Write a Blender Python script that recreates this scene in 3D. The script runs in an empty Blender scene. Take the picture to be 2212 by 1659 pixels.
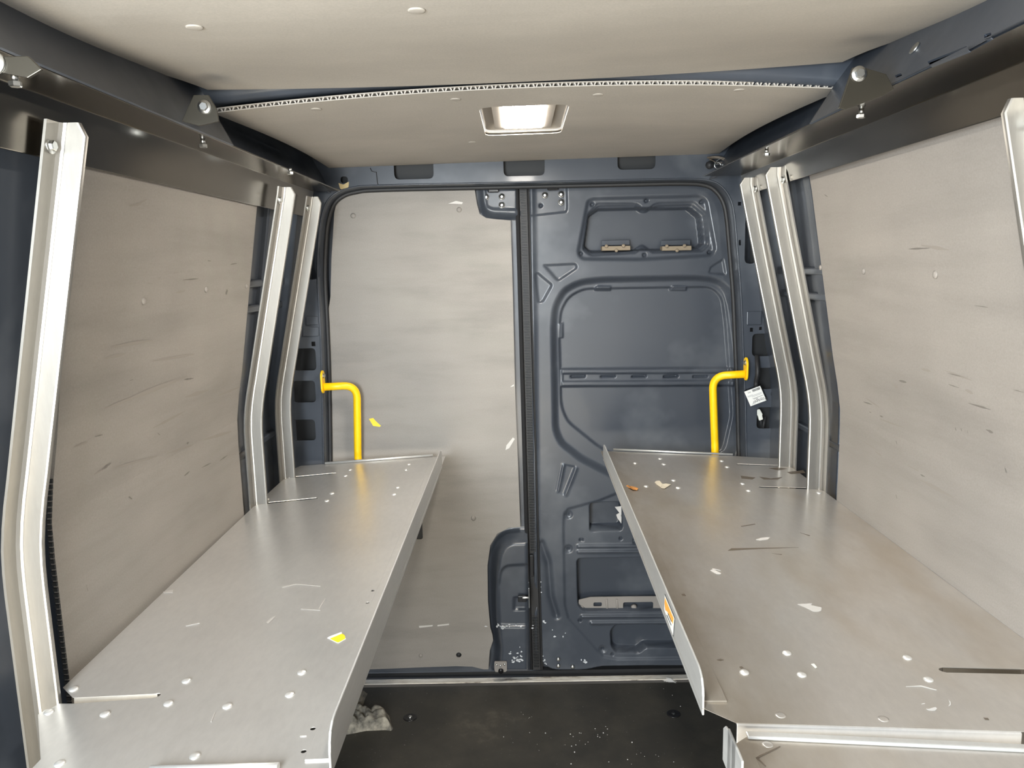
import bpy, bmesh, math, random
import numpy as np
from mathutils import Vector, Matrix
from mathutils.geometry import tessellate_polygon
random.seed(7)
sc = bpy.context.scene
COL = sc.collection

# ------------------------------------------------------------------ camera
W, HH, F = 2212.0, 1659.0, 1661.0
VX, VY, ROLL = 1120.0, 572.0, math.radians(1.3)
CAM = np.array([0.0, 0.0, 1.64])
_y = np.array([(VX - W / 2) / F, (HH / 2 - VY) / F, -1.0]); _y /= np.linalg.norm(_y)
_x = np.array([math.cos(ROLL), math.sin(ROLL), 0.0]); _x -= _x.dot(_y) * _y; _x /= np.linalg.norm(_x)
_z = np.cross(_x, _y)
RW = np.stack([_x, _y, _z])          # camera axes -> world
cd = bpy.data.cameras.new('camera'); cam = bpy.data.objects.new('camera', cd); COL.objects.link(cam)
cd.sensor_fit = 'HORIZONTAL'; cd.sensor_width = 36.0; cd.lens = 36.0 * F / W
cd.clip_start = 0.01; cd.clip_end = 100
cam.matrix_world = Matrix([list(RW[i]) + [CAM[i]] for i in range(3)] + [[0, 0, 0, 1]])
sc.camera = cam

def ray(px, py): return RW @ np.array([(px - W / 2) / F, (HH / 2 - py) / F, -1.0])
def onY(px, py, Y): r = ray(px, py); return CAM + r * (Y / r[1])
def onP(px, py, p0, n):
    r = ray(px, py); n = np.array(n, float)
    return CAM + r * (n.dot(np.array(p0, float) - CAM) / n.dot(r))

# ------------------------------------------------------------------ materials
def mat(name, base, rough=0.5, metal=0.0, **kw):
    m = bpy.data.materials.new(name); m.use_nodes = True
    nt = m.node_tree; b = nt.nodes['Principled BSDF']
    b.inputs['Base Color'].default_value = (*base, 1); b.inputs['Roughness'].default_value = rough
    b.inputs['Metallic'].default_value = metal
    for k, v in kw.items(): b.inputs[k].default_value = v
    return m
def N(m, t, **kw):
    n = m.node_tree.nodes.new(t)
    for k, v in kw.items():
        if k in n.inputs: n.inputs[k].default_value = v
        else: setattr(n, k, v)
    return n
def L(m, a, b): m.node_tree.links.new(a, b)
def bsdf(m): return m.node_tree.nodes['Principled BSDF']
def noise(m, scale, detail=4, stretch=(1, 1, 1), rough=0.6, rot=(0, 0, 0)):
    tc = N(m, 'ShaderNodeTexCoord'); mp = N(m, 'ShaderNodeMapping'); mp.inputs['Scale'].default_value = stretch
    mp.inputs['Rotation'].default_value = rot
    n = N(m, 'ShaderNodeTexNoise', Scale=scale, Detail=detail, Roughness=rough)
    L(m, tc.outputs['Object'], mp.inputs['Vector']); L(m, mp.outputs['Vector'], n.inputs['Vector'])
    return n
def ramp(m, src, stops):
    r = N(m, 'ShaderNodeValToRGB'); e = r.color_ramp.elements
    while len(e) < len(stops): e.new(0.5)
    for el, (p, c) in zip(e, stops):
        el.position = p; el.color = (*c, 1) if len(c) == 3 else c
    L(m, src, r.inputs['Fac']); return r
def g(v): return (v, v, v)
def mixc(m, a, b, fac, mode='MIX'):
    x = N(m, 'ShaderNodeMix', data_type='RGBA', blend_type=mode)
    if hasattr(fac, 'is_linked'): L(m, fac, x.inputs[0])
    else: x.inputs[0].default_value = fac
    for s, i in ((a, 6), (b, 7)):
        if hasattr(s, 'is_linked'): L(m, s, x.inputs[i])
        else: x.inputs[i].default_value = (*s, 1)
    return x.outputs[2]
def bump(m, src, strength, dist=0.002):
    b = N(m, 'ShaderNodeBump', Strength=strength, Distance=dist); L(m, src, b.inputs['Height'])
    L(m, b.outputs['Normal'], bsdf(m).inputs['Normal'])

def liner_mat(name, col, stretch, streak=0.5, dark=0.45):
    m = mat(name, col, 0.62)
    a = noise(m, 3.0, 6, stretch, 0.62)
    b = noise(m, 2.2, 3)
    c = noise(m, 260, 2)
    d = noise(m, 5.5, 5, tuple(v * 1.0 for v in stretch), 0.75)
    ra = ramp(m, a.outputs['Fac'], [(0.30, g(1 - 0.26 * streak)), (0.5, g(0.97)), (0.72, g(1.06))])
    rb = ramp(m, b.outputs['Fac'], [(0.3, g(0.90)), (0.7, g(1.06))])
    rc = ramp(m, c.outputs['Fac'], [(0.3, g(0.93)), (0.7, g(1.06))])
    rd = ramp(m, d.outputs['Fac'], [(0.245, g(dark)), (0.33, g(1.0))])
    o = mixc(m, ra.outputs[0], rb.outputs[0], 1.0, 'MULTIPLY')
    o = mixc(m, o, rc.outputs[0], 1.0, 'MULTIPLY')
    o = mixc(m, o, rd.outputs[0], 1.0, 'MULTIPLY')
    o = mixc(m, o, col, 1.0, 'MULTIPLY')
    L(m, o, bsdf(m).inputs['Base Color'])
    bump(m, c.outputs['Fac'], 0.12, 0.001)
    return m
def alu_mat(name, col, r0, r1, stretch, dirt=None, metal=1.0):
    m = mat(name, col, 0.4, metal)
    a = noise(m, 3, 3, stretch, 0.55); b = noise(m, 1.7, 3); c = noise(m, 60, 4, stretch, 0.7)
    rr = ramp(m, a.outputs['Fac'], [(0.3, g(r0)), (0.7, g(r1))])
    L(m, rr.outputs[0], bsdf(m).inputs['Roughness'])
    cc = ramp(m, b.outputs['Fac'], [(0.32, tuple(v * 0.86 for v in col)), (0.68, col)])
    fine = ramp(m, c.outputs['Fac'], [(0.3, g(0.95)), (0.7, g(1.03))])
    o = mixc(m, cc.outputs[0], fine.outputs[0], 1.0, 'MULTIPLY')
    if dirt:
        d = noise(m, 3.2, 3, (1.6, 0.6, 1), 0.55)
        rd = ramp(m, d.outputs['Fac'], [(0.40, g(0)), (0.80, g(0.55))]); rd.color_ramp.interpolation = 'EASE'
        o = mixc(m, o, dirt, rd.outputs[0])
        tc = N(m, 'ShaderNodeTexCoord'); sp = N(m, 'ShaderNodeSeparateXYZ'); L(m, tc.outputs['Object'], sp.inputs[0])   # brown grime along the lip
        mr = N(m, 'ShaderNodeMapRange'); L(m, sp.outputs['X'], mr.inputs['Value']); mr.inputs['From Min'].default_value = -0.33; mr.inputs['From Max'].default_value = -0.10; mr.inputs['To Min'].default_value = 0.8; mr.inputs['To Max'].default_value = 0.0
        d2 = noise(m, 9, 4, (1.5, 0.6, 1), 0.6); r2 = ramp(m, d2.outputs['Fac'], [(0.25, g(0.35)), (0.65, g(1.0))])
        mu = N(m, 'ShaderNodeMath', operation='MULTIPLY'); L(m, mr.outputs[0], mu.inputs[0]); L(m, r2.outputs[0], mu.inputs[1])
        o = mixc(m, o, (0.30, 0.235, 0.15), mu.outputs[0])
    L(m, o, bsdf(m).inputs['Base Color'])
    return m
M = {}
M['paint'] = mat('blue_body_paint', (0.047, 0.0545, 0.068), 0.30, 0.0, **{'Coat Weight': 0.15, 'Coat Roughness': 0.10, 'Specular IOR Level': 0.38})
_n = noise(M['paint'], 9, 6, (1, 1, 1), 0.7)
_r = ramp(M['paint'], _n.outputs['Fac'], [(0.35, g(0.285)), (0.7, g(0.36))]); L(M['paint'], _r.outputs[0], bsdf(M['paint']).inputs['Roughness'])
_n2 = noise(M['paint'], 3, 4, (1, 1, 1), 0.6)
_r2 = ramp(M['paint'], _n2.outputs['Fac'], [(0.5, (0.047, 0.0545, 0.068)), (0.8, (0.11, 0.12, 0.135))]); L(M['paint'], _r2.outputs[0], bsdf(M['paint']).inputs['Base Color'])
M['chip'] = mat('chipped_primer', (0.62, 0.64, 0.66), 0.5)
M['dark'] = mat('cavity_shade_and_bolt_black', (0.010, 0.011, 0.012), 0.6)  # near-black paints the shade inside openings; also one black bolt
M['dust'] = mat('dusty_brown_bracket', (0.21, 0.17, 0.12), 0.8)
M['dustgrey'] = mat('dusty_grey_bracket', (0.24, 0.22, 0.20), 0.75)
M['liner_side'] = liner_mat('grey_side_lining', (0.275, 0.248, 0.220), (1, 0.35, 3.2), 0.7, 0.70)
M['liner_door'] = liner_mat('grey_door_lining', (0.262, 0.242, 0.218), (0.55, 1, 3.0), 0.75, 0.78)
M['liner_roof'] = liner_mat('grey_roof_lining', (0.40, 0.365, 0.318), (0.6, 1.6, 1), 0.3, 0.95)
M['core'] = mat('lining_core', (0.42, 0.39, 0.35), 0.7)
M['alu'] = alu_mat('mill_aluminium_deck', (0.70, 0.675, 0.64), 0.285, 0.335, (1.2, 0.5, 1), None, 0.66)
M['alu_r'] = alu_mat('soiled_aluminium_deck', (0.69, 0.655, 0.61), 0.285, 0.33, (1.2, 0.5, 1), (0.46, 0.375, 0.265), 0.68)
M['lip'] = alu_mat('aluminium_lip', (0.72, 0.71, 0.68), 0.34, 0.5, (1, 0.4, 2), None, 0.6)
M['rivet'] = mat('aluminium_rivet', (0.78, 0.76, 0.72), 0.42, 0.7)
M['scratch'] = mat('bright_scratch', (0.72, 0.69, 0.65), 0.5, 0.66)
M['post'] = alu_mat('aluminium_upright', (0.41, 0.39, 0.355), 0.36, 0.50, (2, 2, 0.3), None, 0.88)
M['rail'] = alu_mat('dark_mill_rail', (0.19, 0.172, 0.145), 0.16, 0.25, (1, 0.3, 1))
M['zinc'] = mat('zinc_plated_steel', (0.62, 0.63, 0.62), 0.28, 1.0)
M['rubber'] = mat('black_rubber', (0.018, 0.018, 0.019), 0.55)
M['seal'] = mat('ribbed_grey_rubber', (0.055, 0.055, 0.055), 0.5)
M['yellow'] = mat('yellow_powder_coat', (1.0, 0.60, 0.004), 0.36)
M['white_plastic'] = mat('white_plastic', (0.78, 0.78, 0.70), 0.4)
M['grey_plastic'] = mat('lamp_grey_plastic', (0.30, 0.27, 0.23), 0.5)
M['black_plastic'] = mat('black_plastic', (0.010, 0.010, 0.011), 0.25)
M['steel_dark'] = mat('dark_bracket_steel', (0.05, 0.045, 0.035), 0.3, 0.6)
M['paper'] = mat('white_label_paper', (0.80, 0.79, 0.75), 0.6)
M['ink'] = mat('black_ink', (0.03, 0.03, 0.03), 0.6)
M['greyink'] = mat('grey_ink', (0.35, 0.35, 0.34), 0.6)
M['orange'] = mat('orange_print', (0.86, 0.40, 0.07), 0.5)
M['stick_y'] = mat('yellow_sticker', (0.90, 0.62, 0.02), 0.45)
M['leaf'] = mat('brown_leaf', (0.42, 0.19, 0.05), 0.7)
M['scrap'] = mat('beige_scrap', (0.55, 0.49, 0.38), 0.8)
M['residue'] = mat('white_residue', (0.56, 0.54, 0.51), 0.7)
M['stain'] = mat('brown_stain', (0.15, 0.12, 0.09), 0.45, 0.2)
M['putty'] = mat('tan_sealant', (0.48, 0.38, 0.20), 0.7)
fl = mat('black_floor_sheet', (0.030, 0.029, 0.026), 0.5)
_a = noise(fl, 2.5, 8, (1, 1, 1), 0.72); _b = noise(fl, 420, 2); _c = noise(fl, 140, 1)
_ra = ramp(fl, _a.outputs['Fac'], [(0.40, (0.027, 0.025, 0.021)), (0.60, (0.048, 0.043, 0.034)), (0.80, (0.15, 0.13, 0.10))])
_rc = ramp(fl, _c.outputs['Fac'], [(0.76, g(0)), (0.80, g(0.6))])
L(fl, mixc(fl, _ra.outputs[0], (0.35, 0.34, 0.32), _rc.outputs[0]), bsdf(fl).inputs['Base Color']); bump(fl, _b.outputs['Fac'], 0.2, 0.001)
M['floor'] = fl
rg = mat('grimy_cloth', (0.30, 0.28, 0.23), 0.9)
_a = noise(rg, 30, 5); _ra = ramp(rg, _a.outputs['Fac'], [(0.35, (0.075, 0.07, 0.06)), (0.68, (0.34, 0.31, 0.25))]); L(rg, _ra.outputs[0], bsdf(rg).inputs['Base Color'])
M['rag'] = rg
sl = mat('worn_threshold', (0.45, 0.42, 0.37), 0.5, 0.15)
_a = noise(sl, 14, 6, (0.6, 3, 3), 0.7); _ra = ramp(sl, _a.outputs['Fac'], [(0.36, (0.16, 0.13, 0.10)), (0.44, (0.58, 0.53, 0.45)), (0.7, (0.80, 0.77, 0.71))]); L(sl, _ra.outputs[0], bsdf(sl).inputs['Base Color'])
M['sill'] = sl
lens = bpy.data.materials.new('lit_lamp_lens'); lens.use_nodes = True
_b = lens.node_tree.nodes['Principled BSDF']; _b.inputs['Emission Color'].default_value = (1.0, 0.94, 0.85, 1); _b.inputs['Emission Strength'].default_value = 95.0
M['lens'] = lens

# ------------------------------------------------------------------ objects
def tag(o, label=None, cat=None, group=None, kind=None):
    if label: o['label'] = label
    if cat: o['category'] = cat
    if group: o['group'] = group
    if kind: o['kind'] = kind
    return o
def thing(name, loc, label, cat, group=None, kind=None):
    o = bpy.data.objects.new(name, None); COL.objects.link(o); o.location = loc; o.empty_display_size = 0.05
    group = group or {'grab handle': 'yellow grab handles', 'floor fixing': 'round floor fixings', 'bracket': 'dark rail brackets', 'rail': 'dark roof rails'}.get(cat)
    if name in ('wall_lining_panel', 'ceiling_lining_panel'): group = 'side wall linings' if name[0] == 'w' else 'ceiling linings'
    return tag(o, label, cat, group, kind)
def base_of(o):
    v = Vector((0, 0, 0))
    while o is not None: v = v + o.location; o = o.parent
    return v
class MB:
    def __init__(s): s.v = []; s.f = []; s.sm = []
    def add(s, vs, fs, smooth=False):
        k = len(s.v); s.v += [tuple(map(float, v)) for v in vs]; s.f += [[i + k for i in f] for f in fs]; s.sm += [smooth] * len(fs); return s
    def box(s, lo, hi):
        (a, b, c), (d, e, f) = lo, hi
        v = [(a, b, c), (d, b, c), (d, e, c), (a, e, c), (a, b, f), (d, b, f), (d, e, f), (a, e, f)]
        return s.add(v, [(0, 3, 2, 1), (4, 5, 6, 7), (0, 1, 5, 4), (1, 2, 6, 5), (2, 3, 7, 6), (3, 0, 4, 7)])
    def hexa(s, q0, q1):      # two quads, matching corners
        v = list(q0) + list(q1)
        return s.add(v, [(3, 2, 1, 0), (4, 5, 6, 7), (0, 1, 5, 4), (1, 2, 6, 5), (2, 3, 7, 6), (3, 0, 4, 7)])
    def tube(s, path, r, n=14, caps=True, smooth=True, closed=False):
        P = [Vector(p) for p in path]; m = len(P); up = None; rings = []
        for i in range(m):
            if closed: t = P[(i + 1) % m] - P[i - 1]
            else: t = P[min(i + 1, m - 1)] - P[max(i - 1, 0)]
            t.normalize()
            if up is None:
                up = Vector((0, 0, 1)) if abs(t.z) < 0.9 else Vector((1, 0, 0))
            up = (up - t * up.dot(t)).normalized(); b = t.cross(up)
            rr = r[i] if isinstance(r, (list, tuple)) else r
            rings.append([P[i] + (up * math.cos(2 * math.pi * k / n) + b * math.sin(2 * math.pi * k / n)) * rr for k in range(n)])
        v = [p for rg_ in rings for p in rg_]; f = []
        for i in range(m if closed else m - 1):
            j = (i + 1) % m
            for k in range(n): f.append((i * n + k, i * n + (k + 1) % n, j * n + (k + 1) % n, j * n + k))
        s.add(v, f, smooth)
        if caps and not closed:
            k0 = len(s.v) - len(v)
            s.f.append([k0 + k for k in range(n)][::-1]); s.f.append([k0 + (m - 1) * n + k for k in range(n)]); s.sm += [False, False]
        return s
    def lathe(s, prof, c, axis, n=20, smooth=True):
        ax = Vector(axis).normalized(); u = ax.orthogonal().normalized(); w = ax.cross(u); c = Vector(c)
        v = []; f = []
        for (r, h) in prof:
            for k in range(n):
                a = 2 * math.pi * k / n; v.append(c + ax * h + (u * math.cos(a) + w * math.sin(a)) * r)
        for i in range(len(prof) - 1):
            for k in range(n): f.append((i * n + k, i * n + (k + 1) % n, (i + 1) * n + (k + 1) % n, (i + 1) * n + k))
        f.append(list(range(n))[::-1]); f.append([(len(prof) - 1) * n + k for k in range(n)])
        return s.add(v, f, smooth)
    def plate(s, outer, holes, fn, t, side=True):
        """outer/holes: 2D loops; fn(u,v,w)->3D; w runs 0..t"""
        loops = [outer] + list(holes)
        tris = tessellate_polygon([[Vector((p[0], p[1], 0)) for p in l] for l in loops])
        flat = [p for l in loops for p in l]; n = len(flat)
        v = [fn(p[0], p[1], 0.0) for p in flat] + [fn(p[0], p[1], t) for p in flat]
        f = []
        for a, b, c in tris: f.append((a, b, c)); f.append((c + n, b + n, a + n))
        if side:
            k = 0
            for l in loops:
                m = len(l)
                for i in range(m):
                    a, b = k + i, k + (i + 1) % m; f.append((a, b, b + n, a + n))
                k += m
        return s.add(v, f)
    def loft(s, sections, closed_sec=False, smooth=True, caps=False):
        m = len(sections); n = len(sections[0]); v = [p for q in sections for p in q]; f = []
        for i in range(m - 1):
            for k in range(n if closed_sec else n - 1):
                f.append((i * n + k, i * n + (k + 1) % n, (i + 1) * n + (k + 1) % n, (i + 1) * n + k))
        if caps: f.append(list(range(n))[::-1]); f.append([(m - 1) * n + k for k in range(n)])
        return s.add(v, f, smooth)
    def build(s, name, m, parent=None, bevel=0, label=None, seg=2, recalc=True, auto=None):
        o0 = base_of(parent) if parent else Vector((0, 0, 0))
        me = bpy.data.meshes.new(name); me.from_pydata([tuple(Vector(v) - o0) for v in s.v], [], s.f)
        me.polygons.foreach_set('use_smooth', s.sm); me.update()
        if recalc:
            bm = bmesh.new(); bm.from_mesh(me); bmesh.ops.recalc_face_normals(bm, faces=bm.faces); bm.to_mesh(me); bm.free()
        me.materials.append(m if not isinstance(m, str) else M[m])
        o = bpy.data.objects.new(name, me); COL.objects.link(o)
        if parent: o.parent = parent
        if bevel:
            b = o.modifiers.new('bevel', 'BEVEL'); b.width = bevel; b.segments = seg; b.limit_method = 'ANGLE'; b.angle_limit = math.radians(40)
        if label: o['label'] = label
        return o
def struct(name, mb, m, label=None, parent=None, **k):
    o = mb.build(name, m, parent, **k)
    if parent is None: o['kind'] = 'structure'
    if label: o['label'] = label
    return o

def rpoly(pts, r, n=5):
    """round the corners of a 2D loop; r number or list"""
    out = []; m = len(pts)
    for i in range(m):
        p, a, b = Vector(pts[i][:2]), Vector(pts[i - 1][:2]), Vector(pts[(i + 1) % m][:2])
        rr = r[i] if isinstance(r, (list, tuple)) else r
        if rr <= 0: out.append((p.x, p.y)); continue
        d1 = (a - p); d2 = (b - p); k = min(rr, d1.length * 0.48, d2.length * 0.48)
        q1 = p + d1.normalized() * k; q2 = p + d2.normalized() * k
        for j in range(n + 1):
            t = j / n; q = q1 * (1 - t) ** 2 + p * 2 * t * (1 - t) + q2 * t * t; out.append((q.x, q.y))
    return out
def rrect(x0, y0, x1, y1, r, n=5): return rpoly([(x0, y0), (x1, y0), (x1, y1), (x0, y1)], r, n)
def arcpath(pts, r, n=6):
    P = [Vector(p) for p in pts]; out = [P[0]]
    for i in range(1, len(P) - 1):
        p = P[i]; d1 = P[i - 1] - p; d2 = P[i + 1] - p; k = min(r, d1.length * 0.48, d2.length * 0.48)
        q1 = p + d1.normalized() * k; q2 = p + d2.normalized() * k
        for j in range(n + 1):
            t = j / n; out.append(q1 * (1 - t) ** 2 + p * 2 * t * (1 - t) + q2 * t * t)
    return out + [P[-1]]
def sdist(P, poly):
    """signed distance (negative inside) of points P (N,2) to a closed polygon"""
    A = np.array(poly, float); B = np.roll(A, -1, 0); d = np.full(len(P), 1e9); inside = np.zeros(len(P), bool)
    for a, b in zip(A, B):
        e = b - a; w = P - a; t = np.clip((w @ e) / max(e @ e, 1e-12), 0, 1)
        d = np.minimum(d, np.hypot(*(w - t[:, None] * e).T))
        c = ((a[1] <= P[:, 1]) & (P[:, 1] < b[1])) | ((b[1] <= P[:, 1]) & (P[:, 1] < a[1]))
        if abs(e[1]) > 1e-12: inside ^= c & (P[:, 0] < a[0] + (P[:, 1] - a[1]) / e[1] * e[0])
    return np.where(inside, -d, d)
def ldist(P, line):
    A = np.array(line, float); d = np.full(len(P), 1e9)
    for a, b in zip(A[:-1], A[1:]):
        e = b - a; w = P - a; t = np.clip((w @ e) / max(e @ e, 1e-12), 0, 1); d = np.minimum(d, np.hypot(*(w - t[:, None] * e).T))
    return d
def sstep(x): x = np.clip(x, 0, 1); return x * x * (3 - 2 * x)
def bolt_mb(c, axis, r=0.009, h=0.008, shank=0.0, washer=True):
    m = MB(); c = Vector(c); ax = Vector(axis).normalized()
    if washer: m.lathe([(r * 1.5, 0), (r * 1.5, 0.0015), (r * 1.42, 0.002)], c, ax, 20)
    if shank: m.lathe([(r * 0.55, 0), (r * 0.55, shank)], c, ax, 12)
    m.lathe([(r, shank + 0.002), (r, shank + h * 0.85), (r * 0.85, shank + h)], c, ax, 6, smooth=False)
    return m

# ------------------------------------------------------------------ the van body
XC = 0.04                                        # the van's centre line
def mir(x): return 2 * XC - x
# side profile (z, X on the left side) of the lining surface
PROF = [(0.0, -0.872), (1.12, -0.872), (1.19, -0.870), (1.27, -0.858), (1.35, -0.842), (1.83, -0.762), (1.96, -0.735)]
def wx(z): return float(np.interp(z, [p[0] for p in PROF], [p[1] for p in PROF]))
def strip(mb, side, y0, y1, off, zs, thick):
    secs = []
    for y in (y0, y1):
        a = [(wx(z) - off, y, z) for z in zs]; b = [(wx(z) - off - thick, y, z) for z in zs[::-1]]
        secs.append([((mir(p[0]) if side > 0 else p[0]), p[1], p[2]) for p in a + b])
    mb.loft(secs, closed_sec=True, smooth=False, caps=True); return mb
ZF = -0.087                                      # height of the load floor
YF = -1.1                                        # how far the box runs forward behind the viewer
ZS = [ZF, 0.5, 1.0, 1.12, 1.19, 1.27, 1.35, 1.55, 1.83, 1.96, 2.08]
mb = MB().box((-1.0, YF, ZF - 0.06), (1.08, 2.97, ZF)); struct('floor', mb, 'floor', 'black rubber sheet floor of the van')
for nm, side in (('wall_left', -1), ('wall_right', 1)):
    m_ = MB(); strip(m_, side, YF, 2.95, 0.052, ZS, 0.03)
    # pressed ribs of the body side
    for (y0, y1, o) in ((2.36, 2.42, 0.038), (2.52, 2.58, 0.034), (2.76, 2.95, 0.012),):
        strip(m_, side, y0, y1, o, ZS[:-1], 0.05)
    for z in (1.05, 1.52, 1.60):
        x0 = wx(z) - 0.075; x1 = wx(z) - 0.035
        lo = (x0, 2.32, z - 0.012); hi = (x1, 2.9, z + 0.012)
        if side > 0: lo, hi = (mir(x1), 2.32, z - 0.012), (mir(x0), 2.9, z + 0.012)
        m_.box(lo, hi)
    struct(nm, m_, 'paint', 'dark blue painted body side', bevel=0.006)
# roof skin
secs = []
for y in (YF, 3.1):
    secs.append([(XC + x, y, 2.15 - 0.06 * (x / 0.8) ** 2) for x in np.linspace(-0.86, 0.86, 15)] + [(XC + x, y, 2.17 - 0.06 * (x / 0.8) ** 2) for x in np.linspace(0.86, -0.86, 15)])
struct('ceiling', MB().loft(secs, True, True, True), 'paint', 'blue roof skin above the lining')
# roof bow between the two lining panels
secs = []
def bowz(x): return 2.046 - 0.032 * ((x - XC) / 0.7) ** 2
for x in np.linspace(-0.78, 0.86, 25):
    z = bowz(x); secs.append([(x, 1.905, z + 0.07), (x, 1.905, z), (x, 1.80, z), (x, 1.789, z + 0.004), (x, 1.785, z + 0.014), (x, 1.765, z + 0.07)])
m_ = MB().loft(secs, True, True, True)
o = struct('trim_1', m_, 'paint', 'blue painted roof bow crossing between the two ceiling linings')
# cant rails (roof side members)
def cant(side):
    p0 = np.array([-0.636, 0, 1.921]); p1 = np.array([-0.715, 0, 2.075])
    if side > 0: p0[0] = 0.655; p0[2] = 1.937; p1[0] = 0.745
    d = p1 - p0; ln = np.linalg.norm(d); d /= ln; nrm = np.array([d[2], 0, -d[0]]) * (-side) ; nrm = nrm if (nrm[0] * -side) > 0 else -nrm
    fn = lambda u, v, w: tuple(p0 + np.array([0, u, 0]) + d * v + nrm * (-w))
    inv = lambda px, py: (lambda q: (q[1], float((q - p0) @ d)))(onP(px, py, p0, nrm))
    return p0, d, nrm, fn, inv, ln
for nm, side in (('trim_2', -1), ('trim_3', 1)):
    p0, d, nrm, fn, inv, ln = cant(side); holes = []
    if side > 0:
        for pts in ([(1936, 168), (1949, 163), (1946, 158), (1933, 163)], [(2126, 86), (2141, 82), (2141, 70), (2126, 74)], [(2010, 143), (2093, 109), (2088, 99), (2003, 133)]):
            holes.append(rpoly([inv(*p) for p in pts], 0.003, 3))
    m_ = MB().plate([(YF, 0), (1.79, 0), (1.79, ln), (YF, ln)], holes, fn, 0.004)
    m_.plate([(1.79, 0.0), (2.93, 0.0), (2.93, ln), (1.79, ln)], [], lambda u, v, w: (fn(u, v, w)[0] + side * 0.055, u, fn(u, v, w)[2]), 0.004)
    sh = lambda q: (q[0] + side * 0.06, q[1], q[2])
    c_ = [fn(1.786, 0.0, 0.0), fn(1.79, 0.0, 0.0), fn(1.79, ln, 0.0), fn(1.786, ln, 0.0)]; m_.hexa(c_, [sh(q) for q in c_])
    o = struct(nm, m_, 'paint', 'blue roof side member above the rail', recalc=True)
    # cavity sheet behind, near-black to paint the shade inside, lower return flange
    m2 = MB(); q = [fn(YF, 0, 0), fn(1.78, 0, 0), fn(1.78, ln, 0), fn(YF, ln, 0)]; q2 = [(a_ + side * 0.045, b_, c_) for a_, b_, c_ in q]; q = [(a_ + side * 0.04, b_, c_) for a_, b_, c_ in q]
    m2.hexa(q, q2); m2.build('cavity_shade', 'dark', o)
    if side > 0:      # pressed bead round the slot, oval clip
        u, v = inv(1977, 105); c = fn(u, v, 0); MB().lathe([(0.011, 0), (0.011, 0.003), (0.008, 0.004)], c, nrm, 20).build('plug', 'zinc', o, label='pale oval plug')

# rear frame: header and corner pillars
YR = 2.93
def P2(px, py, Y=YR): q = onY(px, py, Y); return (q[0], q[2])
op = [(702, 1480), (699, 1100), (697, 950), (694, 800), (690, 700), (685, 600), (687, 520), (693, 470), (706, 434), (728, 414), (760, 404), (820, 399), (1100, 393), (1330, 388), (1480, 385), (1535, 389), (1562, 404), (1580, 432), (1588, 470), (1594, 540), (1602, 640), (1606, 740), (1611, 860), (1613, 960), (1616, 1100), (1618, 1480)]
OPEN = [P2(*p) for p in op]; OPEN[0] = (OPEN[0][0], ZF); OPEN[-1] = (OPEN[-1][0], ZF)
def sub(loop, n=4):     # Catmull-Rom smoothing of an open 2D polyline
    P = [np.array(p) for p in loop]; out = []
    for i in range(len(P) - 1):
        a, b, c, d_ = P[max(i - 1, 0)], P[i], P[i + 1], P[min(i + 2, len(P) - 1)]
        for k in range(n):
            t = k / n; out.append(tuple(0.5 * ((2 * b) + (-a + c) * t + (2 * a - 5 * b + 4 * c - d_) * t * t + (-a + 3 * b - 3 * c + d_) * t ** 3)))
    return out + [tuple(P[-1])]
OPEN = sub(OPEN)
outer = [(-1.02, ZF)] + [(-1.02, 1.5), (-0.98, 1.95), (-0.9, 2.12), (0.98, 2.12), (1.06, 1.95), (1.10, 1.5), (1.10, ZF)] + OPEN[::-1]
def hole(x0, y0, x1, y1, r): a = P2(x0, y1); b = P2(x1, y0); return rrect(a[0], a[1], b[0], b[1], r, 5)
pill = [hole(635, 752, 681, 801, 0.016), hole(634, 822, 680, 870, 0.016), hole(635, 906, 680, 952, 0.016), hole(673, 738, 681, 748, 0.001), hole(656, 450, 684, 604, 0.03),
        hole(1624, 720, 1673, 770, 0.018), hole(1632, 794, 1676, 841, 0.016), hole(1634, 879, 1681, 926, 0.016), hole(1620, 708, 1627, 717, 0.001), hole(1640, 706, 1646, 713, 0.001),
        hole(1665, 848, 1671, 854, 0.001), hole(1628, 683, 1633, 688, 0.004), hole(1608, 420, 1637, 570, 0.03), hole(1594, 436, 1601, 444, 0.001), hole(1596, 518, 1601, 530, 0.001),
        hole(852, 330, 935, 388, 0.02), hole(1088, 322, 1176, 381, 0.02), hole(1334, 312, 1416, 367, 0.02), hole(736, 381, 751, 396, 0.013)]
m_ = MB().plate(outer, pill, lambda u, v, w: (u, YR + w, v), 0.003)
wr = struct('wall_rear', m_, 'paint', 'dark blue rear body frame with corner pillars and header around the doors')
# jamb turned in towards the doors, with a rounded edge
jam = MB()
secs = []
ctr = np.array([0.04, 0.9])
def inset(loop, dist):
    P = np.array(loop); T = np.gradient(P, axis=0); T /= np.linalg.norm(T, axis=1)[:, None]; Nn = np.stack([T[:, 1], -T[:, 0]], 1)
    return P + Nn * dist
prof = [(-0.001, 0.0), (0.001, -0.004), (0.003, -0.005), (0.005, -0.002), (0.006, 0.006), (0.006, 0.045), (0.006, 0.13)]
Ls = [inset(OPEN, k) for k, _ in prof]
sgn = 1 if (np.array(Ls[3][10]) - np.array(OPEN[10]))[0] > 0 else -1
Ls = [inset(OPEN, k * sgn) for k, _ in prof]
for i in range(len(OPEN)): secs.append([(Ls[k][i][0], YR + prof[k][1], Ls[k][i][1]) for k in range(len(prof))])
jam.loft(secs, False, True); jam.build('door_jamb', 'paint', wr)
SEALP = [(p[0], 3.005, p[1]) for p in inset(OPEN, 0.011 * sgn)]
MB().tube(SEALP, 0.009, 10).build('door_seal', 'rubber', wr, label='black rubber seal around the doorway')
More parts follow.
